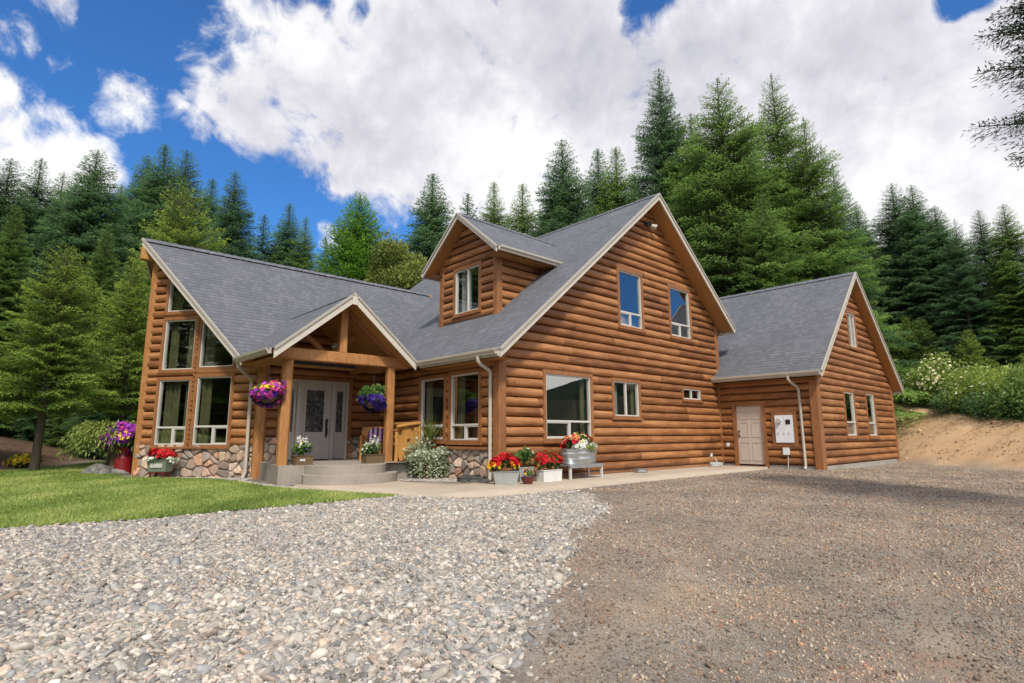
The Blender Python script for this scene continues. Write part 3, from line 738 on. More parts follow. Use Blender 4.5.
# garage side door
O2 = Vector((RX, 0, 0))
fr = MB(); ring(fr, O2, Y, -X, rect(-1.64, -.52, -.02, 2.09), rect(-1.525, -.64, .0, 1.975), -.03, .10)
gf = fr.build('door_frame', M['trim'], house)
d = MB(); wbox(d, O2, Y, -X, -1.523, -.642, -.015, 1.973, -.02, .03)
for (a, b) in ((-1.45, -1.13), (-1.04, -.72)):
    for (c, e) in ((1.52, 1.80), (.93, 1.44), (.16, .78)):
        ring(d, O2, Y, -X, rect(a, b, c, e), rect(a + .035, b - .035, c + .035, e - .035), .03, .042)
gd = d.build('garage_door', M['tan_door'], house)
h = MB()
for zz in (.98, 1.12): h.lathe((RX - .05, -.70, zz), [(.001, -.03), (.028, -.025), (.028, .025), (.001, .03)], 12)
h.build('handle', M['black'], gd)
mb = MB(); wbox(mb, O2, Y, -X, -1.55, -.6, -.06, -.017, 0, .16); mb.build('threshold', M['grey_plastic'], house)

# ------------------------------------------------------------------ things fixed to the walls
ep = empty('electric_panel', (RX - .08, -2.26, 1.2), 'white electric meter cabinet in a wood frame beside the tan door', 'electric panel')
def offs(o, root):
    o.parent = root; o.matrix_parent_inverse = Matrix.Translation(-Vector(root.location)); return o
def obj_at(mb, name, mat, root, smooth=False):
    o = mb.build(name, M[mat], None, smooth, off=root.location); o.parent = root; return o
mb = MB(); wbox(mb, O2, Y, -X, -2.50, -1.95, .76, 1.62, .05, .14); obj_at(mb, 'cabinet', 'panel', ep)
mb = MB(); ring(mb, O2, Y, -X, rect(-2.62, -1.83, .64, 1.74), rect(-2.503, -1.947, .757, 1.623), .03, .11); obj_at(mb, 'frame', 'trim', ep)
mb = MB(); mb.tube([(RX - .14, -2.09, 1.44), (RX - .24, -2.09, 1.44)], .075, 16); obj_at(mb, 'meter_dial', 'grey_plastic', ep, True)
mb = MB(); wbox(mb, O2, Y, -X, -2.43, -2.29, 1.34, 1.48, .14, .155); obj_at(mb, 'dark_window', 'black', ep)
for yy in (-2.04, -2.22, -2.37):
    mb = MB(); wbox(mb, O2, Y, -X, yy - .008, yy + .008, 1.02, 1.10, .14, .16); obj_at(mb, 'latch', 'grey_plastic', ep)
mb = MB(); wbox(mb, O2, Y, -X, -2.232, -2.228, .77, 1.61, .14, .142); obj_at(mb, 'seam', 'grey_plastic', ep)
ub_ = empty('utility_box', (RX - .08, -2.22, .5), 'small grey utility box with a conduit under the white cabinet', 'utility box')
mb = MB(); wbox(mb, O2, Y, -X, -2.32, -2.14, .38, .60, .06, .15); obj_at(mb, 'box', 'panel', ub_)
mb = MB(); mb.tube([(RX - .1, -2.26, .38), (RX - .1, -2.26, .2), (RX - .1, -2.24, -.05)], .018, 8); obj_at(mb, 'conduit', 'grey_plastic', ub_, True)
for (o_, u_, n_, cc, lab) in (((0, 0, 0), X, -Y, (9.35, .35), 'white outlet cover on the log wall near the inside corner'), ((RX, 0, 0), Y, -X, (-.30, .68), 'small outlet box on the logs left of the tan door')):
    mb = MB(); wbox(mb, Vector(o_), u_, n_, cc[0] - .05, cc[0] + .05, cc[1] - .06, cc[1] + .06, .05, .1)
    tag(mb.build('outlet_box', M['panel']), lab, 'outlet')
fl = empty('flood_light', (PX - .02, -.12, 7.62), 'twin flood light under the peak of the tall gable', 'flood light')
mb = MB(); mb.tube([(PX, -.03, 7.62), (PX, -.14, 7.62)], .07, 12); obj_at(mb, 'base', 'black', fl, True)
for s in (-1, 1):
    mb = MB(); mb.tube([(PX + s * .03, -.12, 7.60), (PX + s * .13, -.22, 7.55), (PX + s * .20, -.32, 7.50)], [.03, .065, .085], 12); obj_at(mb, 'lamp_head', 'white' if s > 0 else 'black', fl, True)
mb = MB(); mb.lathe((-1.85, 4.6, 3.42), [(.01, -.10), (.08, -.09), (.13, -.04), (.14, .02), (.12, .06)], 16)
tag(mb.build('porch_light', M['white'], smooth=True), 'small round white light under the porch ceiling', 'light')

# ------------------------------------------------------------------ ground sheets
def ground_material():
    m, n, b = newmat('ground', .95, .12)
    geo = n.new('ShaderNodeNewGeometry').outputs['Position']; sp = n.new('ShaderNodeSeparateXYZ'); n.set(sp.inputs[0], geo)
    big_ = n.noise(geo, .55, 5, .6); mid_ = n.noise(geo, 3.5, 5, .65); fine = n.noise(geo, 45, 4, .75); finer = n.noise(geo, 120, 2, .7)
    drive = n.ramp(n.math('ADD', n.math('MULTIPLY', mid_, .45), n.math('MULTIPLY', fine, .6)), [(.34, (.14, .123, .105)), (.5, (.295, .255, .212)), (.60, (.39, .343, .29)), (.74, (.55, .50, .44))])
    drive = n.mix(n.mapr(big_, .50, .66, 0, .6, True), drive, (.43, .32, .205))
    trk = n.math('ABSOLUTE', n.math('SINE', n.math('ADD', n.math('MULTIPLY', n.math('ADD', sp.outputs[1], n.math('MULTIPLY', sp.outputs[0], -.28)), 1.75), n.math('MULTIPLY', big_, 1.6))))
    drive = n.mix(n.math('MULTIPLY', n.mapr(trk, .0, .42, 1, 0, True), .38), drive, (.44, .345, .245))
    near_ = n.mapr(n.math('ADD', sp.outputs[1], n.math('MULTIPLY', mid_, .9)), -3.6, -2.2, 0, .45, True)
    drive = n.mix(near_, drive, (.17, .15, .14))
    red = n.math('MULTIPLY', n.mapr(n.noise(geo, 1.3, 4, .6), .56, .68, 0, 1, True), n.mapr(fine, .45, .6, 0, .6))
    drive = n.mix(n.mapr(n.noise(geo, .9, 5, .65), .36, .62, .38, 0, True), drive, (.15, .13, .115))
    drive = n.mix(red, drive, (.40, .18, .11))
    dirt = n.ramp(n.math('ADD', n.math('MULTIPLY', n.noise(geo, .9, 5, .65), .6), n.math('MULTIPLY', fine, .4)), [(.3, (.36, .225, .125)), (.5, (.54, .36, .205)), (.7, (.66, .47, .29))])
    mulch = n.ramp(n.math('ADD', n.math('MULTIPLY', mid_, .5), n.math('MULTIPLY', fine, .5)), [(.35, (.055, .034, .024)), (.55, (.14, .088, .06)), (.75, (.24, .165, .12))])
    at_ = n.new('ShaderNodeAttribute', attribute_name='Col'); sc = n.new('ShaderNodeSeparateColor'); n.set(sc.inputs[0], at_.outputs['Color'])
    forest = n.ramp(mid_, [(.3, (.015, .02, .008)), (.7, (.05, .05, .02))])
    c = n.mix(sc.outputs[0], drive, dirt); c = n.mix(sc.outputs[1], c, mulch); c = n.mix(sc.outputs[2], c, forest)
    n.set(b.inputs['Base Color'], c)
    n.set(b.inputs['Normal'], n.bump(n.math('ADD', n.math('ADD', fine, n.math('MULTIPLY', finer, .5)), mid_), .9, .03))
    return m
M['ground'] = ground_material()
def cellgrid(a, b, near, far, c):
    """non uniform coordinates: fine near c"""
    out = [c]; x = c; st = near
    while x < b: x += st; out.append(x); st = min(far, near + abs(x - c) * .05)
    x = c; st = near
    while x > a: x -= st; out.insert(0, x); st = min(far, near + abs(x - c) * .05)
    return np.array(out)
gx = cellgrid(-900, 900, .3, 60, 4); gy = cellgrid(-900, 900, .3, 60, 2)
XX, YY = np.meshgrid(gx, gy); ZZ = gz(XX, YY)
# gentle unevenness
inside = (XX > -5.2) & (XX < 19) & (YY > -1.5) & (YY < 12) 
ZZ = np.where((XX > .3) & (XX < 18) & (YY > .3) & (YY < 11.5), -.3, ZZ)
d2 = .79 * (XX - 15.06) - .61 * (YY + 7.3); al = .61 * (XX - 15.06) + .79 * (YY + 7.3); cr = np.clip(1.9 + .21 * al, 1.2, 5)
wob = .25 * np.sin(al * 1.7) + .15 * np.sin(al * 3.9)
dirt = sstep((d2 + wob * .4) / .5); d1 = -.89 * (XX + 8.2) + .45 * (YY - 13.8); mul = sstep((d1 + .2) / .6) * sstep((YY - 2) / 6)
forest = np.maximum(sstep((d2 - cr - .2) / .5), sstep((d1 - 6) / 3) * sstep((YY - 5) / 5)); forest = np.maximum(forest, sstep((YY - 22) / 3)); forest = np.maximum(forest, sstep((np.hypot(XX, YY) - 60) / 10))
i = np.arange(XX.size).reshape(XX.shape); F = np.stack([i[:-1, :-1].ravel(), i[:-1, 1:].ravel(), i[1:, 1:].ravel(), i[1:, :-1].ravel()], 1)
me = npmesh('ground', np.stack([XX.ravel(), YY.ravel(), ZZ.ravel()], 1), F, [M['ground']], attr={'Col': np.stack([dirt.ravel(), mul.ravel(), forest.ravel()], 1)}, smooth=True)
tag(link(bpy.data.objects.new('ground', me)), kind='structure')

def in_poly(P, poly):
    x, y = P[:, 0], P[:, 1]; r_ = np.zeros(len(P), bool); n = len(poly)
    for k in range(n):
        x0, y0 = poly[k]; x1, y1 = poly[(k + 1) % n]
        if y0 == y1: continue
        c = ((y0 > y) != (y1 > y)) & (x < (x1 - x0) * (y - y0) / (y1 - y0) + x0); r_ ^= c
    return r_
def sheet(name, poly, lift, mat, st=.15, soft=True):
    """a sheet draped over the ground inside a polygon"""
    import bmesh
    from mathutils.geometry import tessellate_polygon
    bm = bmesh.new(); vs = [bm.verts.new((x, y, 0)) for x, y in poly]; bm.faces.new(vs)
    xs = [p[0] for p in poly]; ys = [p[1] for p in poly]
    for k in np.arange(min(xs), max(xs), st * 2): bmesh.ops.bisect_plane(bm, geom=bm.verts[:] + bm.edges[:] + bm.faces[:], plane_co=(k, 0, 0), plane_no=(1, 0, 0))
    for k in np.arange(min(ys), max(ys), st * 2): bmesh.ops.bisect_plane(bm, geom=bm.verts[:] + bm.edges[:] + bm.faces[:], plane_co=(0, k, 0), plane_no=(0, 1, 0))
    for v in bm.verts: v.co.z = float(gz(v.co.x, v.co.y)) + lift
    for f in bm.faces:
        if f.normal.z < 0: f.normal_flip()
        f.smooth = True
    me = bpy.data.meshes.new(name); bm.to_mesh(me); bm.free(); me.materials.append(mat)
    return link(bpy.data.objects.new(name, me))
# walkway: from the steps, round the planter, along the gable wall to the garage door
walk = [(-3.62, .95), (-3.3, .1), (-2.95, -.85), (-2.55, -1.55), (-2.1, -1.93), (-1.2, -2.14), (-.38, -2.2), (1.0, -2.12), (2.45, -2.06), (5.1, -2.04), (7.2, -2.03), (9.2, -2.0), (9.75, -1.75), (10.0, -1.62), (10.12, -1.60), (10.12, -.05), (.2, -.05), (-.25, -.3), (-.55, .3), (-1.1, 1.1), (-1.35, 1.7), (-1.75, 2.2), (-2.7, 2.5), (-3.62, 2.5)]
wk = sheet('walkway', walk, .034, M['walk'], .5); tag(wk, kind='structure')
mo = wk.modifiers.new('s', 'SOLIDIFY'); mo.thickness = .10; mo.offset = -1
lawn = [(-3.02, -.72), (-4.2, -.66), (-5.35, -.53), (-7.0, -.38), (-8.32, .06), (-11, .4), (-15, 1.2), (-22, 2.5), (-22, 8), (-14, 11), (-9.6, 12.6), (-8.2, 13.8), (-6.7, 15.6), (-5.3, 19.2), (-4.0, 19.5), (-3.6, 16), (-4.6, 11.5), (-5.85, 9.2), (-6.05, 8.35), (-5.3, 7.0), (-4.35, 5.45), (-4.2, 4.3), (-4.22, 2.6), (-3.95, 1.3), (-3.68, .6), (-3.35, -.15)]
def lawn_material():
    m, n, b = newmat('lawn turf', .9, .1)
    geo = n.new('ShaderNodeNewGeometry').outputs['Position']
    v = n.math('ADD', n.math('MULTIPLY', n.noise(geo, .8, 4), .6), n.math('MULTIPLY', n.noise(geo, 30, 4, .7), .4))
    n.set(b.inputs['Base Color'], n.ramp(v, [(.3, (.09, .13, .03)), (.5, (.19, .23, .06)), (.7, (.34, .31, .13))]))
    n.set(b.inputs['Normal'], n.bump(v, .8, .03)); return m
M['lawn'] = lawn_material()
lw = sheet('lawn', lawn, .012, M['lawn'], .5); tag(lw, kind='structure')

# grass blades
rng = np.random.default_rng(11)
def scatter(poly, n):
    P = np.array(poly); lo, hi = P.min(0), P.max(0); out = []
    tot = 0
    while tot < n:
        q = rng.uniform(lo, hi, (n, 2)); q = q[in_poly(q, poly)]; out.append(q); tot += len(q)
    return np.concatenate(out)[:n]
def vnoise(x, y, s, seed=0):
    r_ = np.random.default_rng(seed); v = 0
    for k in range(6):
        a = r_.uniform(0, 6.28); f = s * r_.uniform(.6, 1.8); v = v + np.sin((x * math.cos(a) + y * math.sin(a)) * f + r_.uniform(0, 6.28))
    return v / 6 * .9 + .5
P = scatter(lawn, 900000)
dc = np.hypot(P[:, 0] - CAM.x, P[:, 1] - CAM.y)
keep = rng.random(len(P)) < np.clip((11 / dc) ** 2, .12, 1); P = P[keep]; dc = dc[keep]
keep = (P[:, 0] > -13.5); P = P[keep]; dc = dc[keep]; n_ = len(P)
z = gz(P[:, 0], P[:, 1]) + .008; hb = rng.uniform(.018, .045, n_) * (1 + dc * .03); wd = rng.uniform(.0035, .0065, n_) * (1 + dc * .10); a = rng.uniform(0, 6.28, n_)
B = np.stack([P[:, 0], P[:, 1], z], 1); dx = np.stack([np.cos(a), np.sin(a), a * 0], 1) * wd[:, None]
ln = np.stack([np.cos(a + 1.3), np.sin(a + 1.3), a * 0], 1) * (hb * rng.uniform(.1, .9, n_))[:, None]
V = np.stack([B - dx, B + dx, B + ln + np.stack([a * 0, a * 0, hb], 1)], 1).reshape(-1, 3)
pt = vnoise(P[:, 0], P[:, 1], 1.1, 3) * .35 + vnoise(P[:, 0], P[:, 1], 3.5, 5) * .35 + rng.uniform(-.02, .34, n_)
F = np.arange(n_ * 3).reshape(-1, 3)
M['blade'] = foliage_material('grass blades', (.095, .155, .030), (.300, .400, .095), (.58, .58, .23), .38, 0)
me = npmesh('grass', V, F, [M['blade']], attr={'tint': np.repeat(pt, 3)})
tag(link(bpy.data.objects.new('grass', me)), 'short mown green grass with dry straw patches on the lawn', 'grass', kind='stuff')

# ------------------------------------------------------------------ pebbles and gravel
def ico(sub):
    import bmesh
    bm = bmesh.new(); bmesh.ops.create_icosphere(bm, subdivisions=sub, radius=1); bm.verts.ensure_lookup_table()
    V = np.array([v.co[:] for v in bm.verts]); F = np.array([[v.index for v in f.verts] for f in bm.faces]); bm.free(); return V, F
def stones(name, P, r, mat, colors, sub, flat=(.35, .7), lift=.3, smooth=True, seed=1, zoff=0.0):
    g = np.random.default_rng(seed); Vi, Fi = ico(sub); n = len(P)
    sx = r * g.uniform(.8, 1.35, n); sy = r * g.uniform(.6, .95, n); sz = r * g.uniform(*flat, n)
    a = g.uniform(0, 6.28, n); tx = g.normal(0, .35, n); ty = g.normal(0, .35, n)
    W = Vi[None] * (1 + (g.uniform(-.2, .2, (n, len(Vi), 1)) if not smooth else g.uniform(-.13, .13, (n, len(Vi), 1))))
    W = W * np.stack([sx, sy, sz], 1)[:, None]
    x, y, z = W[..., 0], W[..., 1], W[..., 2]
    ca, sa = np.cos(a)[:, None], np.sin(a)[:, None]
    z = z + x * np.tan(np.clip(tx, -.6, .6))[:, None] + y * np.tan(np.clip(ty, -.6, .6))[:, None]
    X2 = x * ca - y * sa + P[:, :1]; Y2 = x * sa + y * ca + P[:, 1:2]; Z2 = z + (gz(P[:, 0], P[:, 1]) + sz * lift)[:, None] + zoff
    V = np.stack([X2, Y2, Z2], -1).reshape(-1, 3); F = (Fi[None] + (np.arange(n) * len(Vi))[:, None, None]).reshape(-1, 3)
    cc = np.array(colors)[g.integers(0, len(colors), n)] * .75 + np.array([.31, .290, .262]) * .25 if mat is M['pebble'] else (np.array(colors)[g.integers(0, len(colors), n)] * .72 + np.array([.31, .26, .205]) * .28) * 1.02; cc = cc * g.uniform(.62, 1.25, (n, 1)); C = np.repeat(cc, len(Vi), 0)
    return npmesh(name, V, F, [mat], attr={'Col': C}, smooth=smooth)
def join(meshes, name, label, cat):
    """several blocks of stones, joined in one stuff object"""
    import bmesh
    vs, fs, cs, off = [], [], [], 0
    for me in meshes:
        nv = len(me.vertices); v = np.empty(nv * 3, np.float32); me.vertices.foreach_get('co', v); vs.append(v.reshape(-1, 3))
        f = np.empty(len(me.polygons) * 3, np.int32); me.loops.foreach_get('vertex_index', f); fs.append(f.reshape(-1, 3) + off); off += nv
        c = np.empty(nv * 4, np.float32); me.attributes['Col'].data.foreach_get('color', c); cs.append(c.reshape(-1, 4)[:, :3])
    sm = meshes[0].polygons[0].use_smooth; mat = meshes[0].materials[0]
    me = npmesh(name, np.concatenate(vs), np.concatenate(fs), [mat], attr={'Col': np.concatenate(cs)}, smooth=sm)
    for q in meshes: bpy.data.meshes.remove(q)
    return tag(link(bpy.data.objects.new(name, me)), label, cat, kind='stuff')
rock = [(-3.13, -.78), (-2.95, -.95), (-2.6, -1.62), (-2.12, -2.0), (-1.2, -2.22), (-.38, -2.27), (-.25, -2.7), (-.75, -3.4), (-1.5, -4.1), (-2.43, -4.64), (-3.3, -5.2), (-4.2, -5.72), (-5.33, -6.61), (-6.41, -7.45), (-8.2, -9.0), (-13, -9), (-17, -4), (-17, 1.4), (-11, .32), (-8.32, -.02), (-7.0, -.46), (-5.35, -.61), (-4.2, -.74)]
view = lambda P: (P[:, 0] > -11.5)
P = scatter(rock, 420000)
# ragged edge toward the driveway
P = P + rng.normal(0, .12, P.shape) * (rng.random((len(P), 1)) < .3) + rng.normal(0, .45, P.shape) * (rng.random((len(P), 1)) < .015)
P = P + .10 * np.stack([np.sin(P[:, 1] * 5.1 + P[:, 0] * 2), np.sin(P[:, 0] * 4.3 - P[:, 1] * 3)], 1) * (P[:, 1] < -2.6)[:, None]
P = P[~in_poly(P, lawn) & ~in_poly(P, walk)]
dc = np.hypot(P[:, 0] - CAM.x, P[:, 1] - CAM.y)
ang = np.arctan2(P[:, 0] - CAM.x, P[:, 1] - CAM.y); vis = (ang > -.25) & (ang < 1.7) & (dc > 1.5)
P = P[vis]; dc = dc[vis]
PC = [(.43, .38, .32), (.35, .315, .27), (.46, .415, .355), (.30, .28, .26), (.33, .31, .285), (.42, .325, .245), (.19, .19, .195), (.46, .41, .35), (.28, .28, .25), (.38, .30, .25), (.50, .47, .42), (.20, .21, .22)]
r = np.clip(rng.lognormal(math.log(.0158), .40, len(P)), .011, .055)
nearm = dc < 5.2
d_thin = (rng.random(len(P)) < .85)
join([stones('a', P[nearm & d_thin], r[nearm & d_thin], M['pebble'], PC, 2, seed=3), stones('b', P[~nearm & d_thin], r[~nearm & d_thin] * 1.05, M['pebble'], PC, 1, seed=4, lift=.4)],
     'river_rock', 'bed of rounded grey and tan river rock beside the lawn', 'river rock')
# dirt under the pebbles: darker bed
sb = sheet('rock_bed', [((p[0] - .12, p[1] + .14) if -7 < p[0] < -.7 and p[1] < -3 else p) for p in rock], .004, simple('grit between the pebbles', (.20, .175, .145), .95, .1, 0, .4, 40, .6), .6); tag(sb, kind='structure')
# strip of pebbles along the house
strip = [(-1.5, 1.75), (-1.2, 1.1), (-.6, .3), (-.3, -.25), (-.1, 0), (-.1, 2.4), (-1.55, 2.4)]
P1 = scatter(strip, 3500); P2 = scatter([(-4.35, 5.45), (-5.3, 7.0), (-6.05, 8.35), (-5.7, 8.4), (-3.6, 5.2), (-4.0, 4.6), (-3.95, 2.9), (-3.7, 1.2), (-3.9, 1.2), (-4.22, 2.6), (-4.2, 4.3)], 6000)
PP = np.concatenate([P1, P2])
join([stones('c', PP, rng.uniform(.015, .035, len(PP)), M['pebble'], [(.42, .39, .35), (.5, .46, .4), (.3, .28, .26)], 1, seed=6, lift=.5)], 'pebble_border', 'narrow border of pale pebbles along the foot of the house', 'pebbles')
drv = [(-.3, -2.5), (2.4, -2.12), (5.1, -2.1), (9.2, -2.06), (10.1, -3.6), (15.5, -3.7), (18, -3.9), (14.8, -7.8), (12, -14), (-4, -14), (-8, -9.2), (-6.3, -7.5), (-4.2, -5.8), (-2.4, -4.7), (-1.4, -4.0)]
P = scatter(drv, 520000); dc = np.hypot(P[:, 0] - CAM.x, P[:, 1] - CAM.y); ang = np.arctan2(P[:, 0] - CAM.x, P[:, 1] - CAM.y)
k_ = (rng.random(len(P)) < np.clip((6.5 / dc) ** 1.5, .07, 1)) & (ang > .1) & (ang < 1.75) & (dc > 1.5); P = P[k_]; dc = dc[k_]
r = rng.lognormal(math.log(.0062), .42, len(P)) * (1 + np.clip(dc - 5, 0, 12) * .06); trk_ = np.abs(np.sin((P[:, 1] - .28 * P[:, 0]) * 1.75 + .8)); k2 = rng.random(len(P)) < .45 + .55 * np.clip(trk_ / .45, 0, 1); P = P[k2]; r = r[k2]; r = np.clip(r, .0035, .024)
GC = [(.31, .25, .19), (.37, .30, .23), (.22, .18, .145), (.42, .355, .285), (.37, .28, .19), (.42, .22, .14), (.27, .235, .205), (.34, .285, .23), (.46, .395, .32), (.16, .135, .115)]
V_ = stones('driveway_gravel', P, r, M['chip'], GC, 1, flat=(.45, .9), lift=.35, smooth=False, seed=9)
join([V_], 'driveway_gravel', 'crushed brown and grey gravel strewn over the driveway', 'gravel')

bk = [(16.4, -7.9), (18.6, -4.6), (19.6, -2.4), (22, .2), (25, 2.5), (25.5, .5), (22, -3.5), (19, -7.0), (16.8, -9.2)]
bk = [(15.0, -7.6), (18.7, -3.0), (21.5, .8), (25.5, 1.5), (23, -3.0), (18.6, -8.6)]
P = scatter(bk, 3600)
join([stones('e', P, np.clip(rng.lognormal(math.log(.016), .5, len(P)), .008, .07), M['chip'], [(.66, .46, .27), (.58, .40, .24), (.72, .53, .34), (.52, .38, .25)], 1, flat=(.5, .9), lift=.2, smooth=False, seed=12)],
     'soil_clods', 'clods and small stones lying on the cut tan bank', 'soil')
# ------------------------------------------------------------------ foliage generators
def quads(pos, dr, nrm, ln, wd):
    sd = np.cross(dr, nrm); sd /= np.linalg.norm(sd, axis=1, keepdims=True) + 1e-9
    a = pos; b = pos + dr * (ln * .45)[:, None] + sd * (wd * .5)[:, None]; c = pos + dr * ln[:, None] + nrm * 0; d = pos + dr * (ln * .45)[:, None] - sd * (wd * .5)[:, None]
    return np.stack([a, b, c, d], 1).reshape(-1, 3)
def unit(v): return v / (np.linalg.norm(v, axis=-1, keepdims=True) + 1e-9)
def conifer(H, RR, seed, spacing=.42, nb=8, droop=.25, uptip=.25, rise=.15, clear=.04, clump=.26, power=.85, dens=1.0, irr=.25, gap=0.0, name='fir', az=None, ragged=.0):
    g = np.random.default_rng(seed); pos, dr, nm, tint, ln, wd = [], [], [], [], [], []
    limbs = MB(); z = H * clear; az0 = g.uniform(0, 6.28); lobes = g.uniform(0, 6.28, 4)
    while z < H * .985:
        f = 1 - z / H; Lz = RR * (f ** power) * (1 if f < .85 else .9)
        Lz *= 1 + ragged * math.sin(z * 1.9 + lobes[0]) * .5
        m = nb if f < .35 else max(4, int(round(nb * (.75 + .25 * f)))); az0 += 2.4
        for k in range(m):
            if g.random() < gap: continue
            a = az0 + 6.283 * k / m + g.normal(0, .28)
            if az is not None and math.cos(a - az[0]) < az[1]: continue
            L = Lz * g.uniform(1 - irr, 1 + irr) * (1 + .12 * math.sin(a * 2 + lobes[1]) + .1 * math.sin(a * 3 + z * .5 + lobes[2])) + .12
            zz = z + g.normal(0, spacing * .16); cs = clump * (.45 + .55 * min(1, f * 5))
            ri = rise + (1 - f) ** 2 * .62 + g.normal(0, .08); dp = droop * (.3 + f) * g.uniform(.6, 1.4)
            n = max(3, int(L / (.19 / dens)))
            s = np.linspace(.10, 1, n); rr_ = L * s
            bz = zz + L * (ri * s - dp * s ** 2 + uptip * dp * s ** 3 * 1.5)
            d = np.array([math.cos(a), math.sin(a), 0]); side = np.array([-math.sin(a), math.cos(a), 0])
            bp = d * rr_[:, None] + np.array([0, 0, 1]) * bz[:, None]
            tg = unit(np.gradient(bp, axis=0)) if n > 1 else d[None]
            bt = g.uniform(-.12, .12)
            if L > .8: limbs.tube([tuple(bp[0] * [0, 0, 1]), tuple(bp[n // 2]), tuple(bp[-1])], [.012 + L * .010, .012 + L * .004, .005], 4, False)
            for sgn in (-1, 1):
                tl = np.clip((.62 if az is None else .42) * L * (1 - s) ** .8 * (.35 + s) + .02 + .08 * min(1, f * 4), .02, 1.15) * g.uniform(.7, 1.2, n)
                td = unit(tg * .75 + side * sgn * g.uniform(.55, 1.0, (n, 1)) + np.array([0, 0, -1]) * g.uniform(.0, .22, (n, 1)))
                mc = max(1, int(tl.max() / (clump * .62)))
                for j in range(mc + 1):
                    q = j * clump * .62; ok = q <= tl
                    if not ok.any(): continue
                    p = bp[ok] + td[ok] * q + np.array([0, 0, -1]) * (q * q * .22); kk = ok.sum()
                    p = p + g.normal(0, .035, (kk, 3))
                    dd = unit(td[ok] + g.normal(0, .32, (kk, 3)) + np.array([0, 0, -.12]))
                    pos.append(p); dr.append(dd); nm.append(unit(np.array([0, 0, 1]) + g.normal(0, .33, (kk, 3))))
                    ln.append(cs * g.uniform(.75, 1.35, kk)); wd.append(cs * g.uniform(.30, .46, kk) * (.6 if az is not None else 1))
                    out = rr_[ok] / (L + 1e-6); tip = q / (tl[ok] + .01)
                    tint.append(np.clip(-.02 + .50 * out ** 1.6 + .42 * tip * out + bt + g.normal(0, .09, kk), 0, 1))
            # tip spray
            kk = 4; p = bp[-1][None].repeat(kk, 0); pos.append(p + g.normal(0, .03, (kk, 3))); dr.append(unit(tg[-1] + g.normal(0, .35, (kk, 3)))); nm.append(unit(np.array([0, 0, 1]) + g.normal(0, .4, (kk, 3))))
            ln.append(cs * g.uniform(.8, 1.5, kk)); wd.append(cs * g.uniform(.25, .4, kk)); tint.append(np.clip(.85 + bt + g.normal(0, .1, kk), 0, 1))
        z += spacing * (.45 + .75 * f) * g.uniform(.8, 1.2)
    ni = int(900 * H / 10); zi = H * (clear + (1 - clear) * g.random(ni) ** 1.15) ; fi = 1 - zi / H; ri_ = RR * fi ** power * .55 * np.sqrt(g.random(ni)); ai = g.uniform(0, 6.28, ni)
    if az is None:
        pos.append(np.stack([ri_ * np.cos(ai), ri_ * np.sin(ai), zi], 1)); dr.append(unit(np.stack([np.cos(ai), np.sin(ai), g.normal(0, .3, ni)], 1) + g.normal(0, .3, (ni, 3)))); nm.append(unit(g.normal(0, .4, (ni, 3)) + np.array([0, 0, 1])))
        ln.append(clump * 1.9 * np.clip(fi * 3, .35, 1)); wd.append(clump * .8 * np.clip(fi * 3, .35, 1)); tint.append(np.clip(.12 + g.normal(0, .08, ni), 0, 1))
    # leader
    kk = 14; p = np.zeros((kk, 3)); p[:, 2] = H - np.linspace(0, .9, kk); pos.append(p); dr.append(unit(g.normal(0, .45, (kk, 3)) + np.array([0, 0, 1.0]))); nm.append(unit(g.normal(0, 1, (kk, 3)))); ln.append(np.full(kk, clump * .55)); wd.append(np.full(kk, clump * .2)); tint.append(np.full(kk, .6))
    pos, dr, nm, tint, ln, wd = map(np.concatenate, (pos, dr, nm, tint, ln, wd))
    V = quads(pos, dr, nm, ln, wd); F = np.arange(len(V)).reshape(-1, 4)
    crown = (V, F, np.repeat(tint, 4))
    tk = MB(); r0 = .012 * H + .05
    tk.tube([(0, 0, -1.5), (0, 0, 0), (.02, .01, H * .3), (-.02, .02, H * .65), (0, 0, H)], [r0 * 1.3, r0 * 1.1, r0 * .75, r0 * .42, .01], 10)
    tk.v += limbs.v and []
    n0 = len(tk.v); tk.v += limbs.v; tk.uv += limbs.uv; tk.f += [[q + n0 for q in f_] for f_ in limbs.f]
    trunk_me = bpy.data.meshes.new(name + ' trunk'); trunk_me.from_pydata([tuple(v) for v in tk.v], [], tk.f); trunk_me.materials.append(M['bark']); trunk_me.update()
    return crown, trunk_me
def crown_mesh(c, mat):
    return npmesh('crown', c[0], c[1], [mat], attr={'tint': c[2]})
VAR = {}
def variant(key, H, mats, **k):
    c, t = conifer(H, seed=hash(key) % 1000 if False else sum(map(ord, key)), **k)
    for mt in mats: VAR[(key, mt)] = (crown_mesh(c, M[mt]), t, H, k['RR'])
variant('tall', 22, ('fir_dark', 'fir_mid'), RR=4.6, spacing=.44, nb=12, droop=.30, rise=.04, ragged=.22, irr=.28, clump=.16, dens=1.5)
variant('spire', 22, ('fir_dark', 'fir_mid'), RR=4.0, spacing=.42, nb=12, droop=.28, rise=.05, ragged=.22, irr=.30, clump=.16, power=.92, dens=1.5)
variant('broad', 20, ('fir_mid', 'fir_dark', 'fir_light'), RR=4.9, spacing=.60, nb=12, droop=.30, rise=.06, ragged=.25, irr=.28, clump=.145, dens=1.5, power=.84)
variant('young', 9, ('fir_light', 'fir_mid'), RR=2.8, spacing=.36, nb=8, droop=.18, rise=.22, irr=.28, clump=.14, dens=1.2, power=.85)
variant('sweep', 14, ('fir_mid', 'fir_light'), RR=4.2, spacing=.52, nb=9, droop=.34, rise=.22, irr=.3, clump=.145, power=.76, clear=.25, dens=1.4)
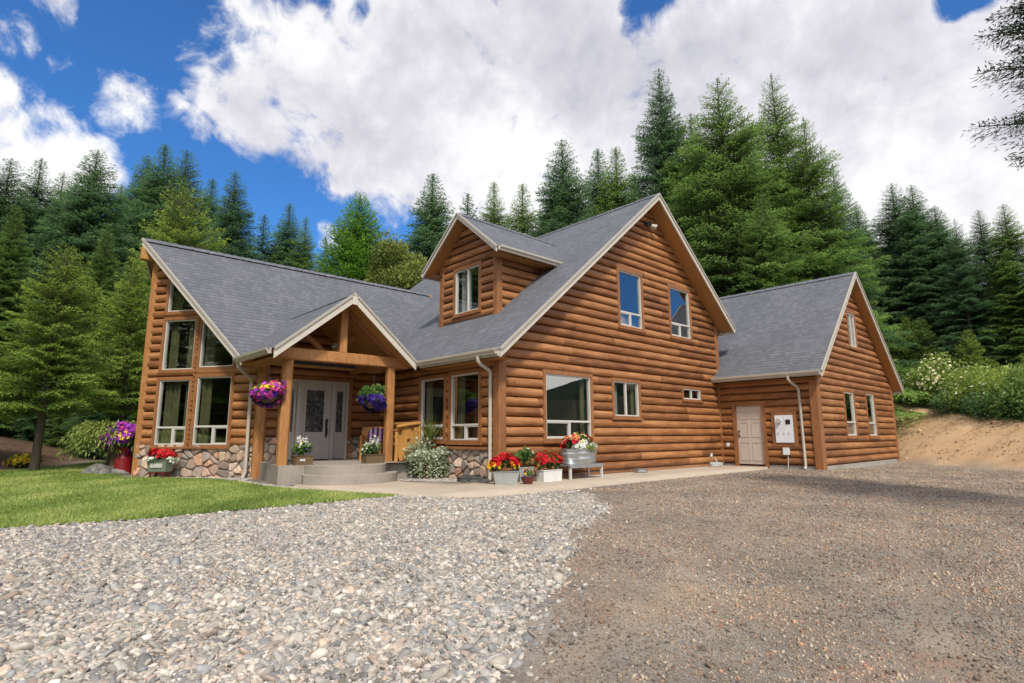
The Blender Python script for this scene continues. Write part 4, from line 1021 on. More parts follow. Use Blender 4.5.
variant('cedar', 12, ('cedar',), RR=3.3, spacing=.22, nb=15, droop=.10, rise=.40, irr=.22, clump=.13, power=.95, uptip=.6, dens=1.7)
variant('wispy', 20, ('fir_dark', 'fir_mid'), RR=3.0, spacing=.50, nb=7, droop=.25, rise=.12, irr=.45, ragged=.35, clump=.20, power=.88, gap=.05, dens=1.5)
NEAR = None
def tree(key, mat, px, py, dist, label, group=None, wide=1.0, cat='tree', name='fir_tree', lean=0.0):
    if dist > 39 and mat == 'fir_dark': wide *= 1.22
    p = at(px, py, dist); g0 = float(gz(p.x, p.y)); H = p.z - g0
    cm, tm, H0, R0 = VAR[(key, mat)]; s = H / H0
    o = empty(name, (p.x, p.y, g0), label, cat, group, random.uniform(0, 6.28)); o.scale = (s * wide, s * wide, s); o.rotation_euler.x = lean; o.rotation_euler.y = random.uniform(-.02, .02)
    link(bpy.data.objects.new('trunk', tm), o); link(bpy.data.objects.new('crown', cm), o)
    return o
GL, GC_, GR = 'dark firs on the wooded slope left of the house', 'firs standing behind the house roofs', 'firs on the wooded slope right of the garage'
T_ = tree
# left slope, skyline
T_('spire', 'fir_dark', -25, 150, 43, 'dark fir at the left end of the ridge of trees', None)
T_('tall', 'fir_dark', 8, 156, 42, 'dark fir nearest the left edge of the photo, on the skyline')
T_('spire', 'fir_dark', 40, 158, 45, 'slim dark fir, second on the skyline from the left edge')
T_('tall', 'fir_mid', 64, 172, 47, 'mid green fir just left of the big dark fir on the skyline')
T_('tall', 'fir_dark', 99, 150, 40, 'big dark drooping fir on the left skyline', wide=1.15)
T_('spire', 'fir_dark', 126, 186, 50, 'small far fir in the dip right of the big dark fir')
T_('tall', 'fir_dark', 152, 156, 46, 'dark fir, left one of the pair behind the pale young fir')
T_('spire', 'fir_dark', 168, 146, 44, 'tallest dark fir above the left end of the ridge roof', wide=1.1)
T_('tall', 'fir_dark', 190, 152, 47, 'dark fir just right of the tallest one above the left gable tip', wide=.9)
T_('spire', 'fir_dark', 212, 178, 52, 'small dark fir peeping out right of the twin dark firs')
T_('tall', 'fir_dark', 241, 172, 41, 'blue green fir standing alone above the left roof slope', wide=.85)
T_('wispy', 'fir_dark', 266, 215, 50, 'low fir right of the blue green fir', wide=1.2)
T_('spire', 'fir_dark', 291, 205, 52, 'left one of two slim firs above the middle of the wing ridge', wide=1.1)
T_('spire', 'fir_mid', 308, 216, 50, 'right one of two slim firs above the middle of the wing ridge')
T_('wispy', 'fir_dark', 326, 236, 58, 'thin small fir against the low cloud left of the cedar')
T_('sweep', 'fir_light', 185, 184, 31, 'pale yellow green fir rising behind the left gable tip', wide=.85)
T_('sweep', 'fir_light', 64, 245, 23, 'full green fir with pale branch tips and bare trunk above the lawn bank', wide=1.05)
T_('sweep', 'fir_light', 140, 258, 25.5, 'bright green fir close to the left corner of the house', wide=.9)
T_('tall', 'fir_mid', 108, 222, 34, 'dark fir between the two bright green firs at left', wide=.7)
T_('tall', 'fir_mid', 18, 205, 34, 'bushy mid green fir behind the full green fir at far left', wide=.8)
T_('sweep', 'fir_light', -45, 225, 24, 'green fir cut by the left edge of the photo')
T_('tall', 'fir_dark', 215, 225, 36, 'dark fir low behind the upper part of the left roof slope', wide=.9)
T_('broad', 'fir_dark', 150, 300, 33, 'shadowed dark fir low beside the left house corner', wide=.8)
T_('broad', 'fir_dark', 45, 320, 34, 'shadowed dark fir low behind the bare trunk', wide=.9)
T_('broad', 'fir_dark', 100, 345, 31, 'shadowed dark fir low above the petunia can', wide=.9)
# behind the roofs
T_('cedar', 'cedar', 364, 196, 36, 'dense bright green cedar standing above the wing ridge', name='cedar_tree', cat='tree', wide=1.0)
T_('wispy', 'fir_dark', 398, 240, 52, 'faint thin fir between the cedar and the tall dark fir', wide=1.1)
T_('spire', 'fir_dark', 433, 174, 40, 'tall dark fir just left of the dormer', wide=1.2)
T_('wispy', 'fir_dark', 467, 193, 48, 'thin fir right behind the dormer peak', wide=1.2)
T_('tall', 'fir_dark', 455, 226, 44, 'low dark fir behind the left side of the dormer', wide=.9)
T_('spire', 'fir_mid', 496, 182, 46, 'slim fir over the right side of the dormer', wide=1.1)
T_('spire', 'fir_mid', 522, 184, 45, 'slim fir second right of the dormer', wide=1.2)
T_('tall', 'fir_dark', 508, 215, 50, 'low fir filling the gap between the two slim firs right of the dormer')
T_('tall', 'fir_dark', 545, 196, 48, 'low dark fir left of the pointed fir over the main roof')
T_('tall', 'fir_dark', 563, 140, 42, 'pointed fir alone over the middle of the main roof slope', wide=.9)
T_('spire', 'fir_dark', 597, 148, 46, 'left one of two firs between the pointed fir and the giant fir')
T_('spire', 'fir_mid', 614, 150, 44, 'right one of two firs between the pointed fir and the giant fir', wide=1.2)
T_('tall', 'fir_mid', 580, 190, 44, 'low fir behind the upper main roof slope')
T_('tall', 'fir_dark', 636, 172, 44, 'low dark fir at the foot of the giant left fir')
T_('tall', 'fir_dark', 659, 69, 37, 'giant open fir behind the peak of the tall gable', wide=.8)
T_('broad', 'fir_mid', 714, 82, 33, 'giant broad fir, the brightest one right of the gable peak', wide=1.12)
T_('tall', 'fir_mid', 690, 112, 36, 'giant fir squeezed between the open fir and the broad bright fir', wide=1.1)
T_('tall', 'fir_mid', 741, 118, 35, 'giant fir shoulder right behind the broad bright fir', wide=1.0)
T_('broad', 'fir_mid', 776, 74, 36, 'tallest pointed fir above the garage roof', wide=.8)
T_('broad', 'fir_mid', 803, 118, 34, 'giant fir filling the slope right of the tallest pointed fir', wide=.9)
T_('broad', 'fir_dark', 832, 165, 36, 'dark fir above the garage peak', wide=.8)
T_('broad', 'fir_mid', 757, 190, 30, 'full fir low between the two giants behind the garage roof', wide=.85)
T_('tall', 'fir_dark', 855, 205, 42, 'dark fir right behind the garage peak')
# right slope
T_('wispy', 'fir_dark', 869, 235, 50, 'faint thin fir in the gap right of the garage peak', wide=1.4)
T_('tall', 'fir_dark', 893, 184, 42, 'left one of twin dark firs right of the garage')
T_('tall', 'fir_dark', 909, 186, 40, 'right one of twin dark firs right of the garage')
T_('tall', 'fir_dark', 934, 206, 40, 'dark fir right after the twin firs', wide=1.1)
T_('broad', 'fir_dark', 955, 218, 36, 'wide dark fir in the middle of the right slope', wide=.85)
T_('tall', 'fir_dark', 978, 210, 38, 'dark fir on the skyline left of the overhanging branches')
T_('tall', 'fir_mid', 1003, 204, 36, 'green fir under the overhanging branches', wide=1.1)
T_('broad', 'fir_dark', 1035, 196, 38, 'dark fir cut by the right edge of the photo', wide=.8)
T_('broad', 'fir_dark', 915, 262, 40, 'shadowed dark fir low on the slope behind the garage rake', wide=.8)
T_('broad', 'fir_dark', 1000, 268, 36, 'shadowed dark fir low on the right slope', wide=.85)
T_('broad', 'fir_mid', 958, 280, 38, 'mid green fir low on the right slope above the shrubs', wide=.6)
T_('young', 'fir_light', 905, 318, 37, 'bright young fir beside the garage rake', wide=1.05)
T_('young', 'fir_light', 967, 330, 33.5, 'pale young fir behind the cream flowering shrub', wide=1.0)
T_('young', 'fir_light', 992, 360, 32, 'small bright young fir above the roadside shrubs', wide=1.2)
T_('young', 'fir_mid', 930, 350, 35.5, 'small green young fir between the bright young fir and the pale one', wide=1.2)
T_('young', 'fir_light', 1030, 345, 30.5, 'bright young fir cut by the right edge of the photo', wide=1.1)
for k in range(34):   # rows deep in the wood
    u = -60 + k * 34 + random.uniform(-8, 8)
    sky = np.interp(u, [-60, 0, 100, 170, 240, 300, 340, 400, 440, 500, 560, 620, 660, 780, 850, 900, 1024, 1100], [190, 190, 195, 190, 215, 240, 262, 262, 245, 225, 205, 195, 150, 150, 220, 225, 240, 240])
    T_(('tall', 'broad', 'spire')[k % 3], 'fir_dark', u, sky + random.uniform(2, 26), random.uniform(52, 60), 'one of the dark firs deep in the wood, half hidden behind the nearer trees', 'dark firs deep in the wood')
for k in range(15):   # low shadowed undergrowth of young firs on both slopes
    u = list(range(-20, 145, 27))[k] if k < 7 else 880 + (k - 7) * 22
    d_ = 33 + 2 * (k % 3) 
    T_('young', 'fir_mid', u + random.uniform(-6, 6), (372 if k < 7 else 330) + random.uniform(-15, 25), d_ + (3 if k > 6 else 0), 'one of the small shaded firs growing under the tall trees', 'small shaded firs under the tall trees', wide=1.2)

for k, (x_, y_) in enumerate(((-20, 1), (-23, 6), (-19.5, 10.5), (-27, 11), (-30, 3), (-21, 15.5), (-26, -3), (-34, 8), (-18, 23), (-20, 29), (-23, 24), (-18, 36), (-26, 31))):
    cm, tm, H0, R0 = VAR[(('broad', 'tall', 'sweep')[k % 3], 'fir_mid')]; sc_ = (13 + (k * 37 % 6) + (4 if k > 7 else 0)) / H0
    o = empty('fir_tree', (x_, y_, float(gz(x_, y_))), 'one of the firs across the lawn mirrored in the tall gable windows', 'tree', 'firs mirrored in the tall gable windows', k * 1.3); o.scale = (sc_ * 1.1, sc_ * 1.1, sc_)
    link(bpy.data.objects.new('trunk', tm), o); link(bpy.data.objects.new('crown', cm), o)
# near fir whose branches hang in at the top right
c, t = conifer(9.8, 2.72, 5, spacing=.33, nb=19, droop=.24, rise=.06, clear=.50, clump=.075, power=.30, dens=5.5, irr=.18, gap=.08, az=(math.atan2(.45, -.9), .25))
q = at(1225, 100, 11.5); g0 = float(gz(q.x, q.y))
o = empty('fir_tree', (q.x, q.y, g0), 'near fir whose branches hang into the top right corner', 'tree'); o.rotation_euler.z = 0
link(bpy.data.objects.new('trunk', t), o); link(bpy.data.objects.new('crown', crown_mesh(c, foliage_material('shaded fir needles', (.010, .026, .014), (.035, .075, .038), (.085, .14, .06), .15))), o)  # needle colour darkened so the boughs look like a shaded silhouette

def leaf_blob(g, centers, radii, n, size, up_=.3, shell=.75):
    """leaves through lumpy clusters; returns V,F,tint"""
    k = g.integers(0, len(centers), n); d = unit(g.normal(0, 1, (n, 3))); rr_ = (shell + (1 - shell) * g.random(n)) * g.uniform(.82, 1.05, n)
    C = np.array(centers)[k]; Rr = np.array(radii)[k]
    p = C + d * Rr * rr_[:, None]
    dd = unit(d + g.normal(0, .7, (n, 3)) + np.array([0, 0, up_])); nm = unit(d + g.normal(0, .5, (n, 3)))
    ln = size * g.uniform(.7, 1.4, n); V = quads(p, dd, nm, ln, ln * g.uniform(.45, .7, n))
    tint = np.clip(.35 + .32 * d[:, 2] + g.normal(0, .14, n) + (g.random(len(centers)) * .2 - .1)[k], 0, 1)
    return V, np.arange(4 * n).reshape(-1, 4), np.repeat(tint, 4), p, d
def lumps(g, R_, n, sq=.45):
    c = unit(g.normal(0, 1, (n, 3))) * np.array(R_) * .62; c[:, 2] = np.abs(c[:, 2]) * 1.0
    r_ = np.array(R_)[None] * g.uniform(.32, .52, (n, 1)); return c, r_
def blossoms(g, P, N, size, name, mat, parent, petals=5):
    """every bloom a small five-petalled star"""
    n = len(P); N = unit(N + g.normal(0, .35, N.shape)); t = unit(np.cross(N, g.normal(0, 1, N.shape))); b = np.cross(N, t)
    V, F = [], []
    sz = size * g.uniform(.7, 1.25, n); a0 = g.uniform(0, 6.28, n); base = 0; W = []
    for k in range(petals):
        a = a0 + 6.283 * k / petals
        q = lambda s, off: P + (t * np.cos(a + off)[:, None] + b * np.sin(a + off)[:, None]) * (sz * s)[:, None]
        W.append(np.stack([P + N * (sz * .05)[:, None], q(.75, -.5) + N * (sz * .25)[:, None], q(1.0, 0) + N * (sz * .18)[:, None], q(.75, .5) + N * (sz * .25)[:, None]], 1))
    V = np.concatenate(W, 0).reshape(-1, 3); F = np.arange(len(V)).reshape(-1, 4)
    me = npmesh(name, V, F, [M[mat]]); o = link(bpy.data.objects.new(name, me), parent)
    if n >= 60: o['kind'] = 'stuff'
    return o
def plant_ball(root, c, R_, leafmat, nleaf, lsize, blooms, seed, nl=12, shell=.6, full=False, name='foliage'):
    """root-local foliage with flowers on the outer shell. blooms: (mat, count, size, (selector))"""
    g = np.random.default_rng(seed); cc, rr_ = lumps(g, R_, nl)
    if full: cc[:, 2] *= g.choice([-1, 1], nl)
    cc = cc + np.array(c)
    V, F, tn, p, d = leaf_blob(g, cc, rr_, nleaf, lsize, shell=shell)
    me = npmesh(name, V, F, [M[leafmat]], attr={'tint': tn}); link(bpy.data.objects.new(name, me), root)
    rel = (p - np.array(c)) / np.array(R_); rn = np.linalg.norm(rel, axis=1)
    for (mat, cnt, size, sel) in blooms:
        ok = np.where((rn > .62) & sel(rel))[0]
        if len(ok) == 0: ok = np.where(rn > .3)[0]
        pick = g.choice(ok, min(cnt, len(ok)), replace=False)
        nn = unit(rel[pick]); blossoms(g, p[pick] + nn * lsize * .5, nn, size, {'red': 'red_flowers', 'pink': 'pink_flowers', 'purple': 'purple_flowers', 'deep_purple': 'dark_purple_flowers', 'yellow': 'yellow_flowers', 'whitef': 'white_flowers', 'cream': 'cream_flowers', 'salmon': 'salmon_flowers'}[mat], mat, root)
ANY = lambda r_: r_[:, 2] > -2
TOP = lambda r_: r_[:, 2] > .15
# shrubs along the top of the right bank
def shrub(px, py, dist, R_, mat, label, blooms, seed, n=9000, ls=.10, group=None, name='shrub', nl=22):
    p = at(px, py, dist); g0 = float(gz(p.x, p.y))
    o = empty(name, (p.x, p.y, g0), label, 'shrub', group); plant_ball(o, (0, 0, R_[2] * .15), R_, mat, n, ls, blooms, seed, nl)
    mb = MB(); g = np.random.default_rng(seed)
    for k in range(7): mb.tube([(0, 0, -.2), tuple(g.uniform(-.25, .25, 3) * R_[0] + np.array([0, 0, R_[2] * .3])), tuple(g.uniform(-.5, .5, 3) * R_[0] + np.array([0, 0, R_[2] * .75]))], [.03, .02, .008], 5)
    s = mb.build('stems', M['bark'], o); return o
shrub(893, 402, 38, (1.5, 1.5, 1.0), 'lime_leaf', 'low green shrub at the crest of the dirt bank beside the garage', [], 21, 6000)
shrub(916, 398, 36, (1.8, 1.8, 2.0), 'leaf', 'tall green shrub left of the cream flowering one', [('cream', 160, .06, TOP)], 22)
shrub(944, 395, 33.5, (1.9, 1.9, 2.3), 'lime_leaf', 'cream flowering shrub in the middle of the bank crest', [('cream', 520, .07, TOP)], 23, 9000)
shrub(968, 405, 32.3, (1.7, 1.7, 1.7), 'lime_leaf', 'shrub with few white blossoms right of the cream flowering one', [('cream', 200, .055, TOP)], 24)
shrub(992, 410, 30.8, (1.7, 1.7, 1.6), 'lime_leaf', 'leafy shrub dotted with white flowers below the small bright fir', [('whitef', 90, .055, TOP)], 25)
shrub(1014, 412, 29.6, (1.6, 1.6, 1.7), 'lime_leaf', 'shrub with scattered cream flowers at the right edge of the bank', [('cream', 120, .055, TOP)], 26)
shrub(1045, 412, 28.6, (1.7, 1.7, 1.8), 'leaf', 'green shrub cut by the right edge of the photo', [('cream', 90, .05, TOP)], 27)
shrub(958, 425, 31, (1.0, 1.0, .9), 'fir_dark', 'low dark bramble hanging over the bank below the cream flowers', [], 28, 3500, .07)
shrub(995, 433, 29.2, (1.1, 1.1, 1.0), 'fir_dark', 'low dark bramble hanging over the right part of the bank', [], 29, 3500, .07)
# left garden
q = gpt(25, 469); o = empty('flowering_bush', (q.x, q.y, q.z), 'low bush of yellow flowers at the foot of the mulch bank', 'bush')
plant_ball(o, (0, 0, .1), (.55, .5, .38), 'weep', 1500, .07, [('yellow', 380, .05, TOP), ('salmon', 30, .04, ANY)], 31, 10)
g = np.random.default_rng(41)
q = at(110, 440, 20.2); o = empty('weeping_shrub', (q.x, q.y, float(gz(q.x, q.y))), 'light green weeping shrub arching over left of the house corner', 'shrub')
pos, dr, nm = [], [], []
for k in range(260):
    a = g.uniform(0, 6.28); L = g.uniform(.7, 1.25); s = np.linspace(.05, 1, 16); x = L * s; zz = 1.05 + .62 * np.sin(s * 1.9) * L - 1.05 * s ** 2.2 * L * g.uniform(.6, 1.0)
    p = np.stack([np.cos(a) * x, np.sin(a) * x, zz], 1) + g.normal(0, .02, (16, 3)); t_ = unit(np.gradient(p, axis=0)); pos.append(p); dr.append(unit(t_ + g.normal(0, .3, t_.shape))); nm.append(unit(g.normal(0, .5, (16, 3)) + np.array([0, 0, 1])))
pos, dr, nm = map(np.concatenate, (pos, dr, nm)); n_ = len(pos)
V = quads(pos, dr, nm, g.uniform(.10, .18, n_), g.uniform(.03, .05, n_)); me = npmesh('crown', V, np.arange(4 * n_).reshape(-1, 4), [M['weep']], attr={'tint': np.repeat(np.clip(.3 + .25 * (pos[:, 2] - .6) + g.normal(0, .15, n_), 0, 1), 4)})
link(bpy.data.objects.new('crown', me), o)
mb = MB(); mb.tube([(0, 0, -.1), (.03, 0, .6), (0, .02, 1.2)], [.07, .05, .03], 8); mb.build('trunk', M['bark'], o)
def boulder(px, py, s, mat, label, seed, group=None, name='boulder', flat=.65):
    q = at(px, py, 19.6 + .25 * (seed % 3)); q.z = float(gz(q.x, q.y)); V, F = ico(3); g = np.random.default_rng(seed); V = V.copy()
    ax = g.normal(0, 1, (9, 3)); ax = unit(ax)
    for a in ax: 
        dd = V @ a; V -= a[None] * np.clip(dd - .62, 0, 1)[:, None] * .9
    V = V * s * np.array([1, .8, flat]); me = npmesh(name, V, F, [M[mat]], smooth=False)
    o = bpy.data.objects.new(name, me); o.location = (q.x, q.y, q.z + s * flat * .35); o.rotation_euler.z = g.uniform(0, 6.28); link(o); return tag(o, label, 'rock', group)
for k, (u, v, s) in enumerate(((98, 464, .36), (106, 462, .30), (113, 463, .38), (92, 466, .22), (120, 461, .3), (103, 458, .3))):
    boulder(u, v, s, 'rock', ['pale boulder at the left of the garden rock pile', 'small pale boulder second in the rock pile', 'biggest pale boulder beside the petunia can', 'smallest rock at the left foot of the rock pile', 'pale boulder partly behind the petunia can', 'topmost boulder of the rock pile'][k], 50 + k)

# ------------------------------------------------------------------ planters
def soil(root, w, d, z):
    mb = MB(); mb.box((0, 0, z), (w, d, .02)); mb.build('soil', M['soil'], root)
def trough(root, w, d, h, mat, taper=.85, z0=0, rim=.015, name='pot'):
    mb = MB(); t = taper
    lo = [(-w / 2 * t, -d / 2 * t, z0), (w / 2 * t, -d / 2 * t, z0), (w / 2 * t, d / 2 * t, z0), (-w / 2 * t, d / 2 * t, z0)]
    hi = [(-w / 2, -d / 2, z0 + h), (w / 2, -d / 2, z0 + h), (w / 2, d / 2, z0 + h), (-w / 2, d / 2, z0 + h)]
    ih = [(x * (1 - .06), y * (1 - .06), z) for x, y, z in hi]; il = [(x * .9, y * .9, z0 + h * .7) for x, y, z in hi]
    mb.poly(lo[::-1]); mb.poly(il)
    for i in range(4):
        j = (i + 1) % 4; mb.poly([lo[i], lo[j], hi[j], hi[i]]); mb.poly([hi[i], hi[j], ih[j], ih[i]]); mb.poly([ih[i], ih[j], il[j], il[i]])
    for i in range(4):
        j = (i + 1) % 4; mb.bar(hi[i], hi[j], rim * 1.6, rim)
    p = mb.build(name, M[mat], root)
    soil(root, w * .88, d * .88, z0 + h * .86); return p
def rootat(name, p, label, cat='planter', rz=0, group=None): return empty(name, (p[0], p[1], p[2]), label, cat, group, rz)
WZ = lambda x, y: float(gz(x, y)) + .034
# prow planter
pp = A + UP * 2.47 + NP * .42; ang_p = math.atan2(UP.y, UP.x)
o = rootat('planter', (pp.x, pp.y, float(gz(pp.x, pp.y)) + .01), 'grey green tin planter of red geraniums under the tall gable windows', rz=ang_p)
trough(o, .62, .28, .30, 'green_pot', .8, z0=.17)
mb = MB(); 
for sx in (-.2, .2):
    for sy in (-.09, .09): mb.bar((sx, sy, 0), (sx, sy, .17), .035, .035)
mb.box((0, 0, .155), (.46, .22, .03)); mb.build('stand', M['maroon'], o)
mb = MB(); mb.box((0, -.137, .32), (.36, .006, .10)); mb.box((0, .137, .32), (.36, .006, .10)); mb.build('plate', M['white'], o)
plant_ball(o, (0, 0, .50), (.42, .2, .27), 'leaf', 900, .06, [('red', 420, .052, TOP)], 61, 9)
plant_ball(o, (0, 0, .42), (.55, .22, .16), 'silver', 700, .055, [('whitef', 150, .04, ANY)], 62, 9, name='silver_foliage')
# red can with petunias
q = gpt(122, 474.5); o = rootat('milk_can_planter', (q.x, q.y, q.z), 'red milk can overflowing with purple and yellow petunias at the house corner')
mb = MB(); mb.lathe((0, 0, 0), [(.20, 0), (.225, .02), (.225, .05), (.215, .09), (.215, .42), (.20, .50), (.15, .60), (.145, .68), (.18, .74), (.17, .75)], 24); mb.build('can', M['red_paint'], o, True)
for s in (-1, 1):
    mb = MB(); mb.tube([(s * .13, s * .13, .46), (s * .19, s * .19, .48), (s * .19, s * .19, .60), (s * .11, s * .11, .62)], .014, 6); mb.build('handle', M['black'], o, True)
mb = MB(); mb.bar((-.25, .12, 0), (-.25, .12, .72), .10, .06); mb.build('side_board', M['brown_wood'], o)
plant_ball(o, (0, 0, 1.0), (.66, .58, .45), 'leaf', 2200, .07, [('purple', 950, .055, ANY), ('pink', 220, .05, TOP), ('deep_purple', 200, .05, ANY), ('yellow', 200, .055, lambda r_: (r_[:, 2] > -.1) & (r_[:, 2] < .5))], 63, 16, full=True)
# porch pots
o = rootat('planter', (-3.28, 3.0, .373), 'small brown wooden box of white flowers on the porch by the left post')
trough(o, .42, .26, .2, 'brown_wood', .9); mb = MB(); mb.box((-.05, -.131, .11), (.12, .006, .05)); mb.build('plate', M['white'], o)
plant_ball(o, (0, 0, .26), (.26, .18, .22), 'leaf', 500, .06, [('yellow', 15, .03, ANY), ('deep_purple', 14, .035, ANY)], 64, 8)
g = np.random.default_rng(2)
blossoms(g, np.stack([g.uniform(-.15, .12, 34), g.uniform(-.1, .1, 34), g.uniform(.42, .62, 34)], 1), unit(g.normal(0, 1, (34, 3))), .045, 'white_flowers', 'whitef', o)
mb = MB()
for k in range(9): mb.tube([(g.uniform(-.08, .08), g.uniform(-.05, .05), .2), (g.uniform(-.15, .12), g.uniform(-.1, .1), g.uniform(.45, .6))], .004, 4)
mb.build('stems', M['leaf'], o)
o = rootat('planter', (-1.72, 2.62, .373), 'brown wooden box of pale lavender flowers at the right end of the steps')
trough(o, .50, .26, .2, 'brown_wood', .95); plant_ball(o, (0, 0, .25), (.30, .17, .20), 'leaf', 650, .06, [('whitef', 50, .03, ANY)], 65, 8)
g = np.random.default_rng(3); mb = MB(); pts_ = []
for k in range(16):
    b = (g.uniform(-.15, .15), g.uniform(-.08, .08)); tp = (b[0] + g.uniform(-.05, .05), b[1], g.uniform(.45, .66)); mb.tube([(b[0], b[1], .25), tp], .004, 4)
    for j in range(9): pts_.append((b[0] + (tp[0] - b[0]) * (.4 + .6 * j / 8), b[1], .25 + (tp[2] - .25) * (.4 + .6 * j / 8)))
mb.build('stems', M['silver'], o); pts_ = np.array(pts_) + g.normal(0, .012, (len(pts_), 3)); blossoms(g, pts_, unit(g.normal(0, 1, pts_.shape)), .024, 'lavender_flowers', 'whitef', o)
# hanging baskets
def basket(p, label, blooms, seed, leaf='leaf', nleaf=1500, Rb=(.37, .35, .32)):
    o = rootat('hanging_basket', p, label, 'hanging basket')
    mb = MB(); mb.lathe((0, 0, -.02), [(.10, -.20), (.19, -.12), (.22, .02), (.20, .03)], 20); mb.build('bowl', M['brown_wood'], o, True)
    mb = MB()
    for k in range(3):
        a = 2.094 * k; mb.tube([(.2 * math.cos(a), .2 * math.sin(a), 0), (0, 0, .58)], .005, 5)
    mb.tube([(0, 0, .58), (0, 0, 2.72 - p[2])], .006, 5); mb.build('hanger', M['black'], o)
    plant_ball(o, (0, 0, .02), Rb, leaf, nleaf, .07, blooms, seed, 14, full=True); return o
basket((-4.08, 3.12, 1.96), 'hanging basket of pink, yellow and violet petunias left of the porch', [('pink', 330, .05, ANY), ('purple', 190, .05, ANY), ('yellow', 90, .05, TOP), ('deep_purple', 170, .055, lambda r_: r_[:, 2] < -.05)], 71, nleaf=1300)
basket((-1.50, 3.12, 1.92), 'hanging basket of dark purple flowers under green leaves beside the right post', [('deep_purple', 420, .055, lambda r_: r_[:, 2] < .15)], 72, nleaf=2200, Rb=(.37, .37, .38))
# log bench
o = rootat('log_bench', (-.66, 3.3, .373), 'honey coloured log bench with a round hole in its end panel', 'bench')
def panel_with_hole(mb, x0, x1, y, z0, z1, c, r_, th):
    n = 28; ou = []; inn_ = []
    for k in range(n):
        a = 2 * math.pi * k / n; dx_, dz_ = math.cos(a), math.sin(a); inn_.append((c[0] + r_ * dx_, c[1] + r_ * dz_))
        tx_ = ((x1 if dx_ > 0 else x0) - c[0]) / dx_ if abs(dx_) > 1e-6 else 1e9; tz_ = ((z1 if dz_ > 0 else z0) - c[1]) / dz_ if abs(dz_) > 1e-6 else 1e9
        t_ = min(tx_, tz_); ou.append((c[0] + dx_ * t_, c[1] + dz_ * t_))
    O__ = Vector((0, y, 0)); ring(mb, O__, X, -Y, ou, inn_, -th / 2, th / 2)
mb = MB(); panel_with_hole(mb, -.32, .26, -.55, .02, .86, (-.02, .52), .055, .06); obj = mb.build('end_panel', M['honey'], o)
mb = MB(); panel_with_hole(mb, -.32, .26, .75, .02, .86, (-.02, .52), .055, .06); mb.build('end_panel', M['honey'], o)
for yy in (-.55, .75):
    for xx, hh_ in ((-.36, .74), (.30, 1.0)):
        mb = MB(); mb.tube([(xx, yy, 0), (xx + .01, yy, hh_ * .5), (xx, yy, hh_)], [.05, .046, .048], 12); mb.build('leg', M['honey'], o, True)
mb = MB(); mb.tube([(-.40, -.62, .86), (.0, -.60, .92), (.30, -.58, .96)], .045, 10); mb.build('arm_rail', M['honey'], o, True)
mb = MB(); mb.box((.0, .1, .43), (.5, 1.24, .06)); mb.build('seat', M['honey'], o)
mb = MB()
for zz in (.6, .78, .95): mb.tube([(.24, -.5, zz), (.24, .7, zz)], .045, 10)
mb.build('backrest', M['honey'], o, True)
for (x_, y_, z_) in ((.05, -.60, .87), (-.3, -.60, .76)):
    mb = MB(); mb.lathe((x_, y_, z_), [(.01, -.03), (.05, -.02), (.055, .02), (.01, .04)], 10); mb.build('log_end', M['maroon'], o, True)
m, n, b = newmat('striped cushion cloth', .9, .1); co = n.new('ShaderNodeTexCoord').outputs['Object']; sp = n.new('ShaderNodeSeparateXYZ'); n.set(sp.inputs[0], co)
w = n.math('FRACT', n.math('MULTIPLY', sp.outputs[0], 8.5)); n.set(b.inputs['Base Color'], n.mix(n.math('GREATER_THAN', w, .5), (.16, .03, .14), (.62, .50, .58))); M['stripe'] = m
V, F = ico(3); V = np.sign(V) * np.abs(V) ** .55 * np.array([.22, .06, .21]); me = npmesh('cushion', V, F, [m], smooth=True)
ob = link(bpy.data.objects.new('cushion', me)); ob.location = (-1.02, 3.75, 1.02); ob.rotation_euler = (R(-12), 0, R(-35)); tag(ob, 'purple and white striped cushion behind the right porch post', 'cushion')
# log chair that carries the cushion
o = rootat('log_chair', (-1.02, 4.0, .373), 'log chair standing behind the right porch post under the striped cushion', 'chair', R(-35))
mb = MB(); mb.box((0, .0, .40), (.52, .48, .06)); mb.build('seat', M['honey'], o)
mb = MB(); mb.box((0, .20, .66), (.50, .05, .44)); mb.build('backrest', M['post'], o)
for sx in (-.25, .25):
    for sy in (-.2, .22):
        mb = MB(); mb.tube([(sx, sy, 0), (sx, sy, .86 if sy > 0 else .62)], .035, 10); mb.build('leg', M['honey'], o, True)
    mb = MB(); mb.tube([(sx, -.24, .62), (sx, .22, .64)], .035, 8); mb.build('arm', M['honey'], o, True)
# big silver planter with spiky plant
q = gpt(435, 479); o = rootat('barrel_planter', (q.x, q.y + .25, q.z), 'big barrel hidden by trailing silver vines with a spiky plant on top')
mb = MB(); mb.lathe((0, 0, 0), [(.30, 0), (.36, .15), (.38, .35), (.36, .56), (.33, .57)], 24); mb.build('barrel', M['brown_wood'], o, True)
plant_ball(o, (0, 0, .55), (.66, .66, .46), 'silver', 4200, .07, [('whitef', 120, .03, ANY)], 81, 16, full=True)
g = np.random.default_rng(5); pos, dr, nm = [], [], []
for k in range(190):
    a = g.uniform(0, 6.28); L = g.uniform(.25, .62); s = np.linspace(0, 1, 9); p = np.stack([np.cos(a) * (.50 + .03 * s), np.sin(a) * (.50 + .03 * s), .60 - L * s], 1) + g.normal(0, .02, (9, 3)); pos.append(p); dr.append(unit(g.normal(0, .6, p.shape) + np.array([math.cos(a), math.sin(a), -.6]))); nm.append(unit(np.array([math.cos(a), math.sin(a), .3]) + g.normal(0, .4, p.shape)))
pos, dr, nm = map(np.concatenate, (pos, dr, nm)); n_ = len(pos); V = quads(pos, dr, nm, g.uniform(.05, .09, n_), g.uniform(.03, .05, n_))
